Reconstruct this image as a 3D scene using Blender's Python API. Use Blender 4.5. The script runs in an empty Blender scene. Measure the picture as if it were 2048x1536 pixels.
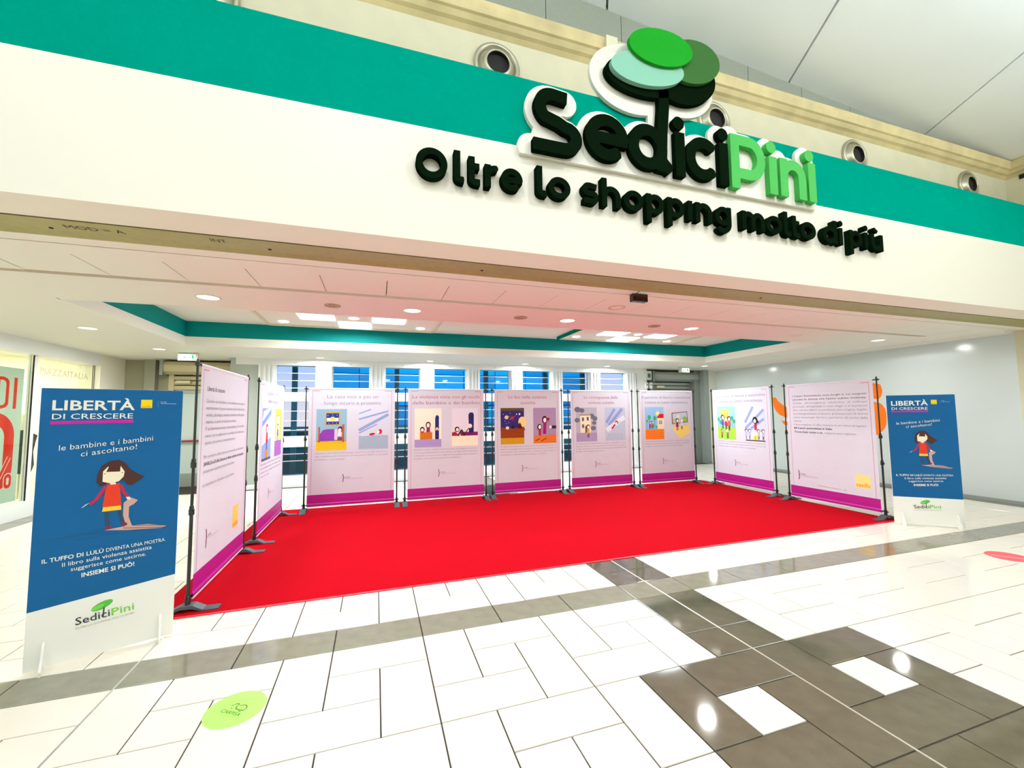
import bpy, math, random
import numpy as np
from mathutils import Vector, Matrix
random.seed(3)
sc = bpy.context.scene
COL = sc.collection
# ------------------------------------------------------------------ camera
F_PX, YAW, PIT, ROL, CAM_H = 834.5, .3158, .0697, -.0102, 1.6036
cy_, sy_ = math.cos(YAW), math.sin(YAW)
cp_, sp_ = math.cos(PIT), math.sin(PIT)
FW = Vector((sy_*cp_, cy_*cp_, sp_)); RT0 = Vector((cy_, -sy_, 0)); UP0 = RT0.cross(FW)
RT = RT0*math.cos(ROL)+UP0*math.sin(ROL); UP = -RT0*math.sin(ROL)+UP0*math.cos(ROL)
cam_d = bpy.data.cameras.new('camera'); cam = bpy.data.objects.new('camera', cam_d); COL.objects.link(cam)
m = Matrix((RT, UP, -FW)).transposed().to_4x4(); m.translation = (0, 0, CAM_H)
cam.matrix_world = m
cam_d.sensor_width = 36; cam_d.lens = 36*F_PX/2048; cam_d.clip_start = .05; cam_d.clip_end = 200
sc.camera = cam
# ------------------------------------------------------------------ look
sc.view_settings.view_transform = 'Standard'; sc.view_settings.look = 'None'
sc.view_settings.gamma = 1; sc.view_settings.use_curve_mapping = False
sc.view_settings.exposure = -1.08
cc = sc.cycles
cc.use_denoising = True
cc.max_bounces = 8; cc.diffuse_bounces = 5; cc.glossy_bounces = 3; cc.transparent_max_bounces = 12
cc.sample_clamp_indirect = 6; cc.caustics_reflective = False; cc.caustics_refractive = False

def lin(h, a=1.0):
    h = h.lstrip('#'); o = []
    for k in (0, 2, 4):
        c = int(h[k:k+2], 16)/255
        o.append(c/12.92 if c <= .04045 else ((c+.055)/1.055)**2.4)
    return (*o, a)

# dusk sky outside the windows
w = bpy.data.worlds.new('dusk_sky'); sc.world = w; w.use_nodes = True
nt = w.node_tree; bg = nt.nodes['Background']; bg.inputs[1].default_value = 3.0
tc = nt.nodes.new('ShaderNodeTexCoord'); sp = nt.nodes.new('ShaderNodeSeparateXYZ'); cr = nt.nodes.new('ShaderNodeValToRGB')
nt.links.new(tc.outputs['Generated'], sp.inputs[0]); nt.links.new(sp.outputs[2], cr.inputs[0]); nt.links.new(cr.outputs[0], bg.inputs[0])
cr.color_ramp.elements[0].position = 0.0; cr.color_ramp.elements[0].color = lin('f0d6dc')
cr.color_ramp.elements[1].position = .10; cr.color_ramp.elements[1].color = lin('b9c4ee')
e = cr.color_ramp.elements.new(.6); e.color = lin('8fa6e0')

WARM = (1.0, .96, .88); NEUT = (.985, .99, .98); COOL = (.84, .96, 1.0)
def area(name, loc, size, power, color=NEUT, rot=(0, 0, 0), shape='DISK', sy=None, spread=math.pi, parent=None):
    d = bpy.data.lights.new(name, 'AREA'); d.shape = shape; d.size = size
    if sy: d.size_y = sy
    d.energy = power; d.color = color; d.spread = spread
    o = bpy.data.objects.new(name, d); COL.objects.link(o); o.location = loc; o.rotation_euler = rot
    if parent: o.parent = parent
    return o
# large fittings of the mall hall the picture is taken from (above and behind the camera)
HALL = [(-3.6, .7, 46), (-.3, .7, 66), (3.2, .7, 95), (6.6, .7, 130), (9.3, .7, 140)]
for hx, hy, hp_ in HALL:
    area('hall_light', (hx, hy, 5.85), .42, hp_, NEUT, (math.radians(14), 0, 0), 'SQUARE')
for hx in (-3, 1.5, 6):
    area('hall_light', (hx, -3.5, 5.9), 1.2, 230, NEUT, (0, 0, 0), 'SQUARE')
# added unseen lamps facing up, to brighten the hall's white ceiling
for hx in (-4, 1, 5.5, 9):
    area('ceiling_fill', (hx, -1.2, 4.9), 1.6, 1250, (.84, .94, 1), (math.pi, 0, 0), 'SQUARE')

# ------------------------------------------------------------------ materials
MC = {}
def mat(name, col, rough=.6, metal=0., spec=.5, emit=None, es=0., noise=0., nscale=20., bump=0., bscale=60., coat=0.):
    if name in MC: return MC[name]
    m = bpy.data.materials.new(name); m.use_nodes = True; MC[name] = m
    t = m.node_tree; b = t.nodes['Principled BSDF']
    b.inputs['Base Color'].default_value = lin(col); b.inputs['Roughness'].default_value = rough
    b.inputs['Metallic'].default_value = metal; b.inputs['Specular IOR Level'].default_value = spec
    b.inputs['Coat Weight'].default_value = coat; b.inputs['Coat Roughness'].default_value = .05
    if emit: b.inputs['Emission Color'].default_value = lin(emit); b.inputs['Emission Strength'].default_value = es
    if noise or bump:
        co = t.nodes.new('ShaderNodeTexCoord')
    if noise:
        n = t.nodes.new('ShaderNodeTexNoise'); n.inputs['Scale'].default_value = nscale; n.inputs['Detail'].default_value = 6
        t.links.new(co.outputs['Object'], n.inputs['Vector'])
        r = t.nodes.new('ShaderNodeMapRange'); r.inputs[1].default_value = .3; r.inputs[2].default_value = .7
        r.inputs[3].default_value = 1-noise; r.inputs[4].default_value = 1+noise*.5
        t.links.new(n.outputs[0], r.inputs[0])
        h = t.nodes.new('ShaderNodeVectorMath'); h.operation = 'SCALE'; h.inputs[0].default_value = lin(col)[:3]
        t.links.new(r.outputs[0], h.inputs['Scale']); t.links.new(h.outputs[0], b.inputs['Base Color'])
    if bump:
        n2 = t.nodes.new('ShaderNodeTexNoise'); n2.inputs['Scale'].default_value = bscale; n2.inputs['Detail'].default_value = 3
        t.links.new(co.outputs['Object'], n2.inputs['Vector'])
        bp = t.nodes.new('ShaderNodeBump'); bp.inputs['Strength'].default_value = bump; bp.inputs['Distance'].default_value = .01
        t.links.new(n2.outputs[0], bp.inputs['Height']); t.links.new(bp.outputs[0], b.inputs['Normal'])
    return m
def ink(h): return mat('ink_'+h, h, .65, spec=.1)

M_CEIL = mat('ceiling_paint', 'fbf8ef', .55)
M_FASCIA = mat('fascia_cream', 'fdfaec', .5)
M_TEAL = mat('teal_panel', '007460', .6, spec=.0, noise=.03, nscale=3)
M_CREAM = mat('cream_plaster', 'd9d3b6', .75, noise=.05, nscale=4)
M_STAIN = mat('stained_plaster', 'cfbd8c', .75, noise=.22, nscale=3)
M_GREYP = mat('grey_cladding', '8b8f80', .6, noise=.05)
M_UPCEIL = mat('upper_ceiling', 'fbfdff', .6, noise=.04, nscale=2)
M_WHITE = mat('white_frame', 'f6f8f6', .35)
M_TILEW = mat('white_tile', 'eee8da', .12, spec=.45, noise=.02, nscale=6)
M_TILEG = mat('grey_tile', '565040', .06, spec=.6, noise=.16, nscale=9)
M_TILES = mat('light_grey_tile', '807c6a', .07, spec=.6, noise=.14, nscale=9)
M_GROUT = mat('grout', '2c231c', .9)
M_BRASS = mat('joint_metal', 'd9d6c8', .3, .6)
M_CARPET = mat('red_carpet', 'a00413', .95, spec=.03, noise=.10, nscale=90, bump=.35, bscale=400)
M_BLACK = mat('black_metal', '101214', .4)
M_FOOT = mat('grey_rubber_foot', '39444a', .55)
M_OLIVE = mat('olive_channel', 'a39c68', .5, .35, noise=.08)
M_DARK = mat('dark_gap_and_shade', '15110c', .9)
M_FAB = mat('banner_fabric', 'd3d7e2', .85, spec=.03, noise=.02, nscale=3, bump=.6, bscale=5)
M_PURP = mat('purple_band', 'a60080', .5, noise=.05, nscale=3)
M_GLOW = mat('lamp_glow', 'ffffff', .5, emit='fff6e6', es=9)
M_GLOWC = mat('panel_glow', 'ffffff', .5, emit='f4fbff', es=8)
M_OFF = mat('lamp_glass', 'f4f2ea', .3)
M_STEEL = mat('brushed_steel', 'b6b29c', .35, .7)
M_SHUT = mat('shutter_metal', '90968e', .45, .4)
M_SHUTW = mat('shutter_beige', 'bab08c', .5, .2)
M_HOARD = mat('white_hoarding', 'd6dfdd', .16, spec=.55)
M_SIGN = mat('dark_green_letter', '061006', .7, spec=.0)
M_LIME = mat('leaf_green_letter', '3a9440', .6, spec=.1)
M_PLATE = mat('sign_plate', 'f7f6ea', .5)
M_FOAM = mat('foam_board', 'f3f4ee', .5)
M_BLUE = mat('poster_blue', '17486f', .7, spec=.02)

def glass_mat(name, tint, refl=.08):
    m = bpy.data.materials.new(name); m.use_nodes = True; t = m.node_tree; t.nodes.clear()
    o = t.nodes.new('ShaderNodeOutputMaterial'); tr = t.nodes.new('ShaderNodeBsdfTransparent'); gl = t.nodes.new('ShaderNodeBsdfGlossy')
    tr.inputs[0].default_value = lin(tint); gl.inputs['Roughness'].default_value = .03
    mx = t.nodes.new('ShaderNodeMixShader'); mx.inputs[0].default_value = refl
    t.links.new(tr.outputs[0], mx.inputs[1]); t.links.new(gl.outputs[0], mx.inputs[2]); t.links.new(mx.outputs[0], o.inputs[0])
    return m
M_GLASS = glass_mat('window_glass', 'e8f4f8', .03)
M_SHOPG = glass_mat('shop_glass', 'f6fbf4', .06)

# ------------------------------------------------------------------ mesh helpers
class MB:
    def __init__(s): s.v = []; s.f = []; s.mi = []; s.mats = []
    def mid(s, m):
        if m not in s.mats: s.mats.append(m)
        return s.mats.index(m)
    def add(s, vs, fs, m):
        n = len(s.v); s.v += [tuple(p) for p in vs]; k = s.mid(m)
        for f in fs: s.f.append(tuple(i+n for i in f)); s.mi.append(k)
        return s
    def box(s, a, b, m):
        x0, y0, z0 = a; x1, y1, z1 = b
        return s.add([(x0,y0,z0),(x1,y0,z0),(x1,y1,z0),(x0,y1,z0),(x0,y0,z1),(x1,y0,z1),(x1,y1,z1),(x0,y1,z1)],
                     [(0,3,2,1),(4,5,6,7),(0,1,5,4),(1,2,6,5),(2,3,7,6),(3,0,4,7)], m)
    def prism(s, prof, ax, a, b, m):
        """extrude a closed 2D profile along axis ax ('x','y','z') from a to b"""
        n = len(prof); P = lambda p, t: {'x': (t, p[0], p[1]), 'y': (p[0], t, p[1]), 'z': (p[0], p[1], t)}[ax]
        vs = [P(p, a) for p in prof]+[P(p, b) for p in prof]
        fs = [(i, (i+1) % n, n+(i+1) % n, n+i) for i in range(n)]+[tuple(range(n))[::-1], tuple(range(n, 2*n))]
        return s.add(vs, fs, m)
    def tube(s, p0, p1, r0, m, r1=None, n=16, caps=True):
        p0 = Vector(p0); p1 = Vector(p1); d = (p1-p0).normalized(); r1 = r0 if r1 is None else r1
        a = d.orthogonal().normalized(); b = d.cross(a)
        vs = []
        for p, r in ((p0, r0), (p1, r1)):
            for k in range(n):
                t = 2*math.pi*k/n; vs.append(p+a*math.cos(t)*r+b*math.sin(t)*r)
        fs = [(k, (k+1) % n, n+(k+1) % n, n+k) for k in range(n)]
        if caps: fs += [tuple(range(n))[::-1], tuple(range(n, 2*n))]
        return s.add(vs, fs, m)
    def lathe(s, c, ax, prof, m, n=32):
        """prof: list of (r, t) along axis vector ax from centre c"""
        c = Vector(c); d = Vector(ax).normalized(); a = d.orthogonal().normalized(); b = d.cross(a); vs = []; fs = []
        for r, t in prof:
            for k in range(n):
                q = 2*math.pi*k/n; vs.append(c+d*t+a*math.cos(q)*r+b*math.sin(q)*r)
        for i in range(len(prof)-1):
            for k in range(n):
                fs.append((i*n+k, i*n+(k+1) % n, (i+1)*n+(k+1) % n, (i+1)*n+k))
        return s.add(vs, fs, m)
    def build(s, name, parent=None, loc=None, bevel=0, smooth=False):
        me = bpy.data.meshes.new(name); me.from_pydata(s.v, [], s.f)
        for m in s.mats: me.materials.append(m)
        me.polygons.foreach_set('material_index', s.mi); me.update()
        if smooth: me.polygons.foreach_set('use_smooth', [True]*len(me.polygons))
        o = bpy.data.objects.new(name, me); COL.objects.link(o)
        if parent: o.parent = parent
        if loc: o.location = loc
        if bevel:
            bv = o.modifiers.new('bevel', 'BEVEL'); bv.width = bevel; bv.segments = 2; bv.limit_method = 'ANGLE'
        return o
def tag(o, label=None, cat=None, group=None, kind=None):
    if label: o['label'] = label
    if cat: o['category'] = cat
    if group: o['group'] = group
    if kind: o['kind'] = kind
    return o
def struct(o): o['kind'] = 'structure'; return o
def thing(name, label, cat, loc=(0,0,0), rot=0, group=None):
    o = bpy.data.objects.new(name, None); COL.objects.link(o); o.location = loc; o.rotation_euler = (0, 0, rot); o.empty_display_size = .1
    return tag(o, label, cat, group)
def box(name, a, b, m, parent=None, bevel=0): return MB().box(a, b, m).build(name, parent, bevel=bevel)

def curve_mesh(cu):
    o = bpy.data.objects.new('tmp', cu); COL.objects.link(o)
    dg = bpy.context.evaluated_depsgraph_get(); dg.update()
    me = bpy.data.meshes.new_from_object(o.evaluated_get(dg))
    bpy.data.objects.remove(o); bpy.data.curves.remove(cu)
    return me
TXT = {}
def text_geo(s, res=2, off=0.0, shear=0.):
    k = (s, res, off, shear)
    if k not in TXT:
        cu = bpy.data.curves.new('t', 'FONT'); cu.body = s; cu.size = 1; cu.resolution_u = res; cu.offset = off; cu.shear = shear
        cu.fill_mode = 'FRONT'
        me = curve_mesh(cu); V = [tuple(v.co[:2]) for v in me.vertices]; Fc = [tuple(p.vertices) for p in me.polygons]
        bpy.data.meshes.remove(me)
        xs = [v[0] for v in V] or [0, 1]
        TXT[k] = (V, Fc, min(xs), max(xs))
    return TXT[k]
# ---- flat print: shapes stacked a fraction of a millimetre apart on a local plane
class Print:
    """local plane: u right, z up, w out of the surface; map(u, z, w) -> 3D"""
    def __init__(s, mp, base=.002, eps=.00022): s.mb = MB(); s.mp = mp; s.w = base; s.eps = eps
    def _add(s, pts, faces, c):
        s.w += s.eps
        s.mb.add([s.mp(u, z, s.w) for u, z in pts], faces, ink(c) if isinstance(c, str) else c)
    def P(s, pts, c): s._add(pts, [tuple(range(len(pts)))], c)
    def R(s, x, y, w_, h_, c): s.P([(x, y), (x+w_, y), (x+w_, y+h_), (x, y+h_)], c)
    def E(s, cx, cy, rx, ry, c, rot=0., n=20):
        q = math.radians(rot)
        s.P([(cx+rx*math.cos(t)*math.cos(q)-ry*math.sin(t)*math.sin(q), cy+rx*math.cos(t)*math.sin(q)+ry*math.sin(t)*math.cos(q))
             for t in [2*math.pi*k/n for k in range(n)]], c)
    def L(s, pts, w_, c):
        vs = []; fs = []
        for (x0, y0), (x1, y1) in zip(pts, pts[1:]):
            d = math.hypot(x1-x0, y1-y0) or 1e-6; nx, ny = -(y1-y0)/d*w_/2, (x1-x0)/d*w_/2; n = len(vs)
            vs += [(x0+nx, y0+ny), (x0-nx, y0-ny), (x1-nx, y1-ny), (x1+nx, y1+ny)]; fs.append((n, n+1, n+2, n+3))
        s._add(vs, fs, c)
    def T(s, txt, x, z, size, c, width=None, align='l', off=0., rot=0., shear=0.):
        V, Fc, a, b = text_geo(txt, 2, off, shear)
        k = size; kx = width/(b-a) if width else size
        W_ = (b-a)*kx; x0 = x-(W_/2 if align == 'c' else W_ if align == 'r' else 0)
        q = math.radians(rot); pts = []
        for u, v in V:
            uu = (u-a)*kx; vv = v*k
            if rot: uu, vv = uu*math.cos(q)-vv*math.sin(q), uu*math.sin(q)+vv*math.cos(q)
            pts.append((x0+uu, z+vv))
        s._add(pts, Fc, c)
    def build(s, name, parent): return s.mb.build(name, parent)

# ================================================================== STRUCTURE
ZC = 2.893          # hall ceiling
XR, XL = 10.23, -5.38
U = .3; GX, GY = .0446, 3.1941
# ---- floor with its tiles
floor = struct(box('floor', (-9, -8, -.2), (XR+.3, 13, -.007), M_GROUT))
def cell(i, j):
    """tile id and material of grid cell i (right), j (towards the camera)"""
    if j == -1: return ('strip', (i+1)//2), M_TILES
    grey_zone = 5 <= i <= 10 and j >= 3
    if grey_zone:
        st = 5; r = (j-3) % 3; mj = (j-3)//3
    else:
        st = 1; r = j % 3 if j >= 0 else (j+1) % 3; mj = j//3 if j >= 0 else (j+1)//3-50
    ci = (i-st) % 3; mi = (i-st)//3
    p = {(0,0):'lv',(0,1):'lv',(1,0):'th',(2,0):'th',(1,1):'c',(0,2):'bh',(1,2):'bh',(2,1):'rv',(2,2):'rv'}[(ci, r)]
    if grey_zone: return ('g', mi, mj, p), (M_TILEW if p == 'c' else M_TILEG)
    if i in (7, 8): return ('a', i, mj, r//2), M_TILEG
    if i >= 33 or i <= -18: return ('b', i, mj, p), M_TILES
    return ('w', mi, mj, p), M_TILEW
groups = {}
for i in range(-26, 34):
    for j in range(-24, 12):
        k, mt = cell(i, j); groups.setdefault((k, mt.name), []).append((i, j, mt))
tiles = []
def screen_area(x0, y0, x1, y1):
    pts = []
    for x, y in ((x0, y0), (x1, y0), (x1, y1), (x0, y1)):
        d = Vector((x, y, -CAM_H)); z = d.dot(FW)
        if z < .2: return 0
        px, py = 1024+F_PX*d.dot(RT)/z, 768-F_PX*d.dot(UP)/z
        pts.append((px, py))
    if all(p[0] < 0 for p in pts) or all(p[0] > 2048 for p in pts) or all(p[1] > 1536 for p in pts): return 0
    pts = [(min(max(p[0], 0), 2048), min(max(p[1], 0), 1536)) for p in pts]
    return abs(sum(pts[k][0]*pts[(k+1) % 4][1]-pts[(k+1) % 4][0]*pts[k][1] for k in range(4)))/2
for (k, mn), cl in groups.items():
    i0 = min(c[0] for c in cl); i1 = max(c[0] for c in cl)+1; j0 = min(c[1] for c in cl); j1 = max(c[1] for c in cl)+1
    x0, x1 = GX+U*i0, min(GX+U*i1, XR); y1, y0 = GY-U*j0, GY-U*j1
    if x0 > XR-.02 or y1 > 10.7: continue
    if x0 > -1.45 and x1 < 7.0 and y0 > 4.2 and y1 < 7.8: A = 0
    else: A = screen_area(x0, y0, x1, y1)
    tiles.append((A, x0, x1, y0, y1, cl[0][2]))
tiles.sort(key=lambda t: -t[0])
g = .0040; TMESH = {}
def tile_mb(w_, d_, mt):
    b = MB(); e = .0022
    x0, x1, y0, y1 = g, w_-g, g, d_-g
    v = [(x0,y0,-.008),(x1,y0,-.008),(x1,y1,-.008),(x0,y1,-.008),(x0,y0,-e),(x1,y0,-e),(x1,y1,-e),(x0,y1,-e),
         (x0+e,y0+e,0),(x1-e,y0+e,0),(x1-e,y1-e,0),(x0+e,y1-e,0)]
    f = [(0,1,5,4),(1,2,6,5),(2,3,7,6),(3,0,4,7),(4,5,9,8),(5,6,10,9),(6,7,11,10),(7,4,8,11),(8,9,10,11)]
    return b.add(v, f, mt)
rest = MB()
for n, (A, x0, x1, y0, y1, mt) in enumerate(tiles):
    if n < 300 and A > 0:
        key = (round(x1-x0, 2), round(y1-y0, 2), mt.name)
        if key not in TMESH:
            o = tile_mb(x1-x0, y1-y0, mt).build('tile', floor); TMESH[key] = o.data
        else:
            o = bpy.data.objects.new('tile', TMESH[key]); COL.objects.link(o); o.parent = floor
        o.location = (x0, y0, 0)
    else:
        b = tile_mb(x1-x0, y1-y0, mt); rest.add([(p[0]+x0, p[1]+y0, p[2]) for p in b.v], b.f, mt)
tag(rest.build('tile_field', floor), kind='stuff')
for gx in (GX+U*8, GX-U*5):
    box('expansion_strip', (gx-.006, .2, -.006), (gx+.006, 4.09, .0006), M_BRASS, floor)

# ---- front wall (the great fascia over the opening)
wf = struct(box('wall_front', (-7, 3.075, ZC), (XR, 3.405, 3.778), M_FASCIA))
box('teal_band', (-7, 3.078, 3.782), (XR, 3.40, 4.375), M_TEAL, wf)
box('joint_line', (-7, 3.10, 3.777), (XR, 3.35, 3.783), M_DARK, wf)
MB().box((-7, 3.405, 4.36), (XR, 3.93, 4.372), M_CREAM).build('top_shelf', wf)
# plaster wall above and behind the fascia, with round air outlets
HOLES = [(-1.40, 5.155), (1.15, 5.185), (3.955, 5.20), (6.47, 5.215), (9.12, 5.22)]
def wall_with_holes(name, y0, z0, z1, x0, x1, holes, R, m):
    b = MB(); N = 32; xs = [x0]
    for a, c in zip(holes, holes[1:]): xs.append((a[0]+c[0])/2)
    xs.append(x1)
    for k, (hx, hz) in enumerate(holes):
        a, c = xs[k], xs[k+1]; ring = []; outer = []
        for t in range(N):
            q = 2*math.pi*t/N; dx, dz = math.cos(q), math.sin(q)
            ring.append((hx+R*dx, y0, hz+R*dz))
            s_ = min(((c-hx)/dx if dx > 1e-6 else (a-hx)/dx if dx < -1e-6 else 1e9), ((z1-hz)/dz if dz > 1e-6 else (z0-hz)/dz if dz < -1e-6 else 1e9))
            outer.append((hx+s_*dx, y0, hz+s_*dz))
        for cx_, cz_ in ((a, z0), (c, z0), (c, z1), (a, z1)):   # snap nearest ray to each corner
            i = min(range(N), key=lambda i: abs(math.atan2(math.sin(2*math.pi*i/N-math.atan2(cz_-hz, cx_-hx)), math.cos(2*math.pi*i/N-math.atan2(cz_-hz, cx_-hx)))))
            outer[i] = (cx_, y0, cz_)
        b.add(ring+outer, [(t, (t+1) % N, N+(t+1) % N, N+t) for t in range(N)], m)
    return b
WALLU = wall_with_holes('w', 3.93, 4.36, 5.52, -7, XR, HOLES, .2, M_CREAM)
WALLU.box((-7, 4.35, 2.92), (XR, 4.4, 6.6), M_CREAM)
wu = struct(WALLU.build('wall_upper'))
for n, (hx, hz) in enumerate(HOLES):
    t = thing('air_outlet', ['round metal air outlet cut by the top edge of the picture above the teal band',
        'round metal air outlet left of the tree sign', 'round metal air outlet just right of the tree trunk, above the sign letters',
        'round metal air outlet above the last green sign letters', 'rightmost round air outlet, near the corner under the cornice'][n], 'air vent', (hx, 3.93, hz), group='round air outlets above the fascia')
    b = MB().lathe((0,0,0), (0,1,0), [(.245,-.0),(.245,-.03),(.225,-.042),(.205,-.036),(.195,-.01),(.19,.0)], M_STEEL, 40); b.build('flange', t, smooth=True)
    MB().lathe((0,0,0), (0,1,0), [(.195,-.008),(.175,-.03),(.15,-.06),(.133,-.078),(.122,-.078),(.118,-.07)], M_STEEL, 40).build('cone', t, smooth=True)
    MB().lathe((0,0,0), (0,1,0), [(.118,-.07),(.117,-.03),(.001,-.03)], M_DARK, 32).build('duct', t)
# cornice
prof = [(3.93,5.50),(3.895,5.54),(3.86,5.556),(3.83,5.60),(3.805,5.61),(3.80,5.66),(3.79,5.70),(3.785,5.735),(3.99,5.75),(3.99,5.50)]
cor = MB().prism(prof, 'x', -7, XR, M_STAIN); cor = struct(cor.build('trim_1'))
prof2 = [(XR,5.50),(XR-.035,5.54),(XR-.07,5.556),(XR-.10,5.60),(XR-.125,5.61),(XR-.13,5.66),(XR-.14,5.70),(XR-.145,5.735),(XR+.1,5.75),(XR+.1,5.5)]
struct(MB().prism(prof2, 'y', -4, 3.93, M_STAIN).box((XR-.02, -4, 5.43), (XR-.001, 3.76, 5.50), M_DARK).box((XR-.06, -4, 5.75), (XR-.001, 3.76, 5.86), mat('dark_grey_wall', '777d76', .6)).build('trim_2'))  # dark strip below the cornice is its shade, put in as a solid piece
box('cornice_bracket', (2.36, 3.76, 5.56), (2.50, 3.83, 5.745), M_CREAM, cor)
# sloping upper ceiling in wide panels, and the grey cladding under it
def zup(x, y): return 6.425-.0665*x-.0363*(3.93-y)
upc = struct(MB().add([(-9,-8,zup(-9,-8)+.06),(11,-8,zup(11,-8)+.06),(11,4.3,zup(11,4.3)+.06),(-9,4.3,zup(-9,4.3)+.06)], [(0,1,2,3)], mat('seam_grey', 'd2d2ca', .7)).build('ceiling_upper'))
dx_, dy_ = .479/.878, 1.0
for k in range(-2, 8):
    xa = 2.5+2.82*(k-1)-.0; xb = xa+2.82-.03
    P = []
    for x0, y in ((xa, 4.25), (xb, 4.25), (xb, -7.5), (xa, -7.5)):
        x = x0+(y-3.93)*dx_; P.append((x, y, zup(x, y)))
    MB().add(P+[(p[0], p[1], p[2]+.04) for p in P], [(0,1,2,3),(0,4,5,1),(1,5,6,2),(2,6,7,3),(3,7,4,0)], M_UPCEIL).build('ceiling_panel', upc)
gc = struct(box('wall_cladding', (-7, 4.0, 5.7), (XR, 4.05, 7.0), M_DARK))
for k in range(-8, 9):
    xa = 1.73+.955*k
    if xa > XR: break
    xb = min(xa+.947, XR)
    za, zb = zup(xa, 3.95), zup(xb, 3.95)
    if zb > 5.76:
        MB().add([(xa,3.95,5.73),(xb,3.95,5.73),(xb,3.95,zb+.05),(xa,3.95,za+.05),(xa,3.99,5.73),(xb,3.99,5.73),(xb,3.99,zb+.05),(xa,3.99,za+.05)],
                 [(0,1,2,3),(0,3,7,4),(1,5,6,2),(3,2,6,7)], M_GREYP).build('cladding_panel', gc)
# side and rear walls of the mall hall
struct(box('wall_right_upper', (XR, -8, -.01), (XR+.2, 3.99, 6.6), M_CREAM))
struct(box('wall_rear', (-9.2, -8.2, -.01), (XR+.3, -8, 7.4), M_CREAM))
struct(box('wall_left_upper', (-9.2, -8, -.01), (-9, 4.0, 7.4), M_CREAM))
struct(MB().box((-9, 3.08, -.01), (-7, 4.0, 7.0), M_CREAM).build('wall_front_left'))

# ---- ceiling under and behind the fascia
ceil = MB()
def slab(x0, x1, y0, y1, z=ZC, m=M_CEIL, t=.12): ceil.box((x0, y0, z), (x1, y1, z+t), m)
YB = 10.6
C0, C1, D0, D1 = -3.29, 8.35, 5.765, 8.92       # coffer
slab(-7, XR, 3.715, 3.890); slab(-7, XR, 3.908, 4.134)
slab(-7, -2.92, 4.134, 4.685); slab(9.3, XR, 4.134, 4.74)
slab(-7, 9.25, 4.685, 4.765, ZC+.03, mat('groove_shade_tan', 'b48e58', .6)); slab(9.25, XR, 4.74, 4.765)  # tan of the groove puts the recess shade into its colour
slab(-7, XR, 4.765, D0); slab(-7, C0, D0, D1); slab(C1, XR, D0, D1); slab(-7, XR, D1, 12.2)
ceil.box((-7, 3.405, ZC+.10), (XR, 4.7, ZC+.14), M_DARK)
ceiling = struct(ceil.build('ceiling'))
for k in range(0, 21):
    xa = -2.915+.6017*k
    if k == 0: xb = xa
    m_ = box('ceiling_panel', (xa+.004, 4.137, ZC+.003), (xa+.5965, 4.682, ZC+.06), M_CEIL, ceiling)
# coffer: white rim, teal band, inner ceiling
ZI = 3.33
def ring(name, z0, z1, m, inset=0., parent=None):
    b = MB(); t = .06
    b.box((C0-t+inset, D0-t, z0), (C0+inset, D1+t, z1), m); b.box((C1-inset, D0-t, z0), (C1+t-inset, D1+t, z1), m)
    b.box((C0, D1-inset, z0), (C1, D1+t-inset, z1), m); b.box((C0, D0-t+inset, z0), (C1, D0+inset, z1), m)
    return b.build(name, parent)
struct(ring('trim_3', ZC-.001, ZC+.155, M_FASCIA, .012)); 
struct(ring('trim_4', ZC+.155, ZI+.02, mat('teal_coffer', '007a76', .5, spec=.08), .008))
inner = struct(box('ceiling_coffer', (C0-.05, D0-.05, ZI), (C1+.05, D1+.05, ZI+.1), M_CEIL))
# trims along the walls
struct(box('trim_5', (XR-.28, 3.99, 2.862), (XR-.0, YB, ZC), M_CEIL))
struct(box('trim_6', (-7, 3.4055, ZC+.012), (XR, 3.448, ZC+.05), M_DARK))
chan = struct(MB().prism([(3.438,ZC+.004),(3.66,ZC+.004),(3.70,ZC-.012),(3.714,ZC-.012),(3.714,ZC+.08),(3.438,ZC+.08)], 'x', -7, XR, M_OLIVE).build('trim_7'))
for hx in (-2.12, -.80, .9, 4.2):
    MB().lathe((hx, 3.6, ZC+.004), (0,0,-1), [(.001,.004),(.011,.004),(.013,0)], M_DARK, 10).build('screw', chan)
pr = Print(lambda u, z, w_: (u, z, ZC+.004-w_), .001)
# handwriting on the underside of the channel, tops towards the hall
def under(u, z, w_): return (u, 3.55-z, ZC+.004-w_)
pr = Print(under, .0008)
pr.T('MOD = A', -2.02, -.025, .085, '1d1b10', width=.33, off=-.002); pr.T('INT', -1.17, .0, .085, '1d1b10', width=.10, off=-.002)
pr.build('handwriting', chan)

# ---- back wall with eight windows
wb = MB(); W0 = -2.18; WP = 1.187; WW = .862
rows = [(2.13, 2.745), (1.13, 1.92), (.25, .885)]
XW0, XW1 = -2.95, 7.62
wb.box((XW0, YB, 2.745), (XW1, YB+.25, ZC), M_WHITE)
for z0, z1 in ((1.92, 2.13), (.885, 1.13), (-.005, .25)): wb.box((W0-.2, YB+.001, z0), (XW1, YB+.22, z1), M_WHITE)
wb.box((XW0, YB-.003, -.005), (W0-.2, YB+.25, 2.744), mat('pale_grey_wall', 'a9b1a9', .6)); wb.box((7.35, YB-.003, -.005), (XW1, YB+.25, 2.745), M_WHITE)
wallb = struct(wb.build('wall_back'))
for k in range(9):
    xa = W0-.325+WP*k
    b = MB()
    b.box((xa, YB-.02, 0), (xa+.325, YB+.2, 2.745), M_WHITE)
    for q in (.02, .115, .21, .275): b.box((xa+q, YB-.05, 0), (xa+q+.03, YB-.018, 2.745), M_WHITE)
    if k < 8 or True: b.build('pilaster', wallb)
struct(box('trim_8', (XW0, YB-.09, 0), (XW1, YB-.021, .10), M_WHITE))
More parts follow.
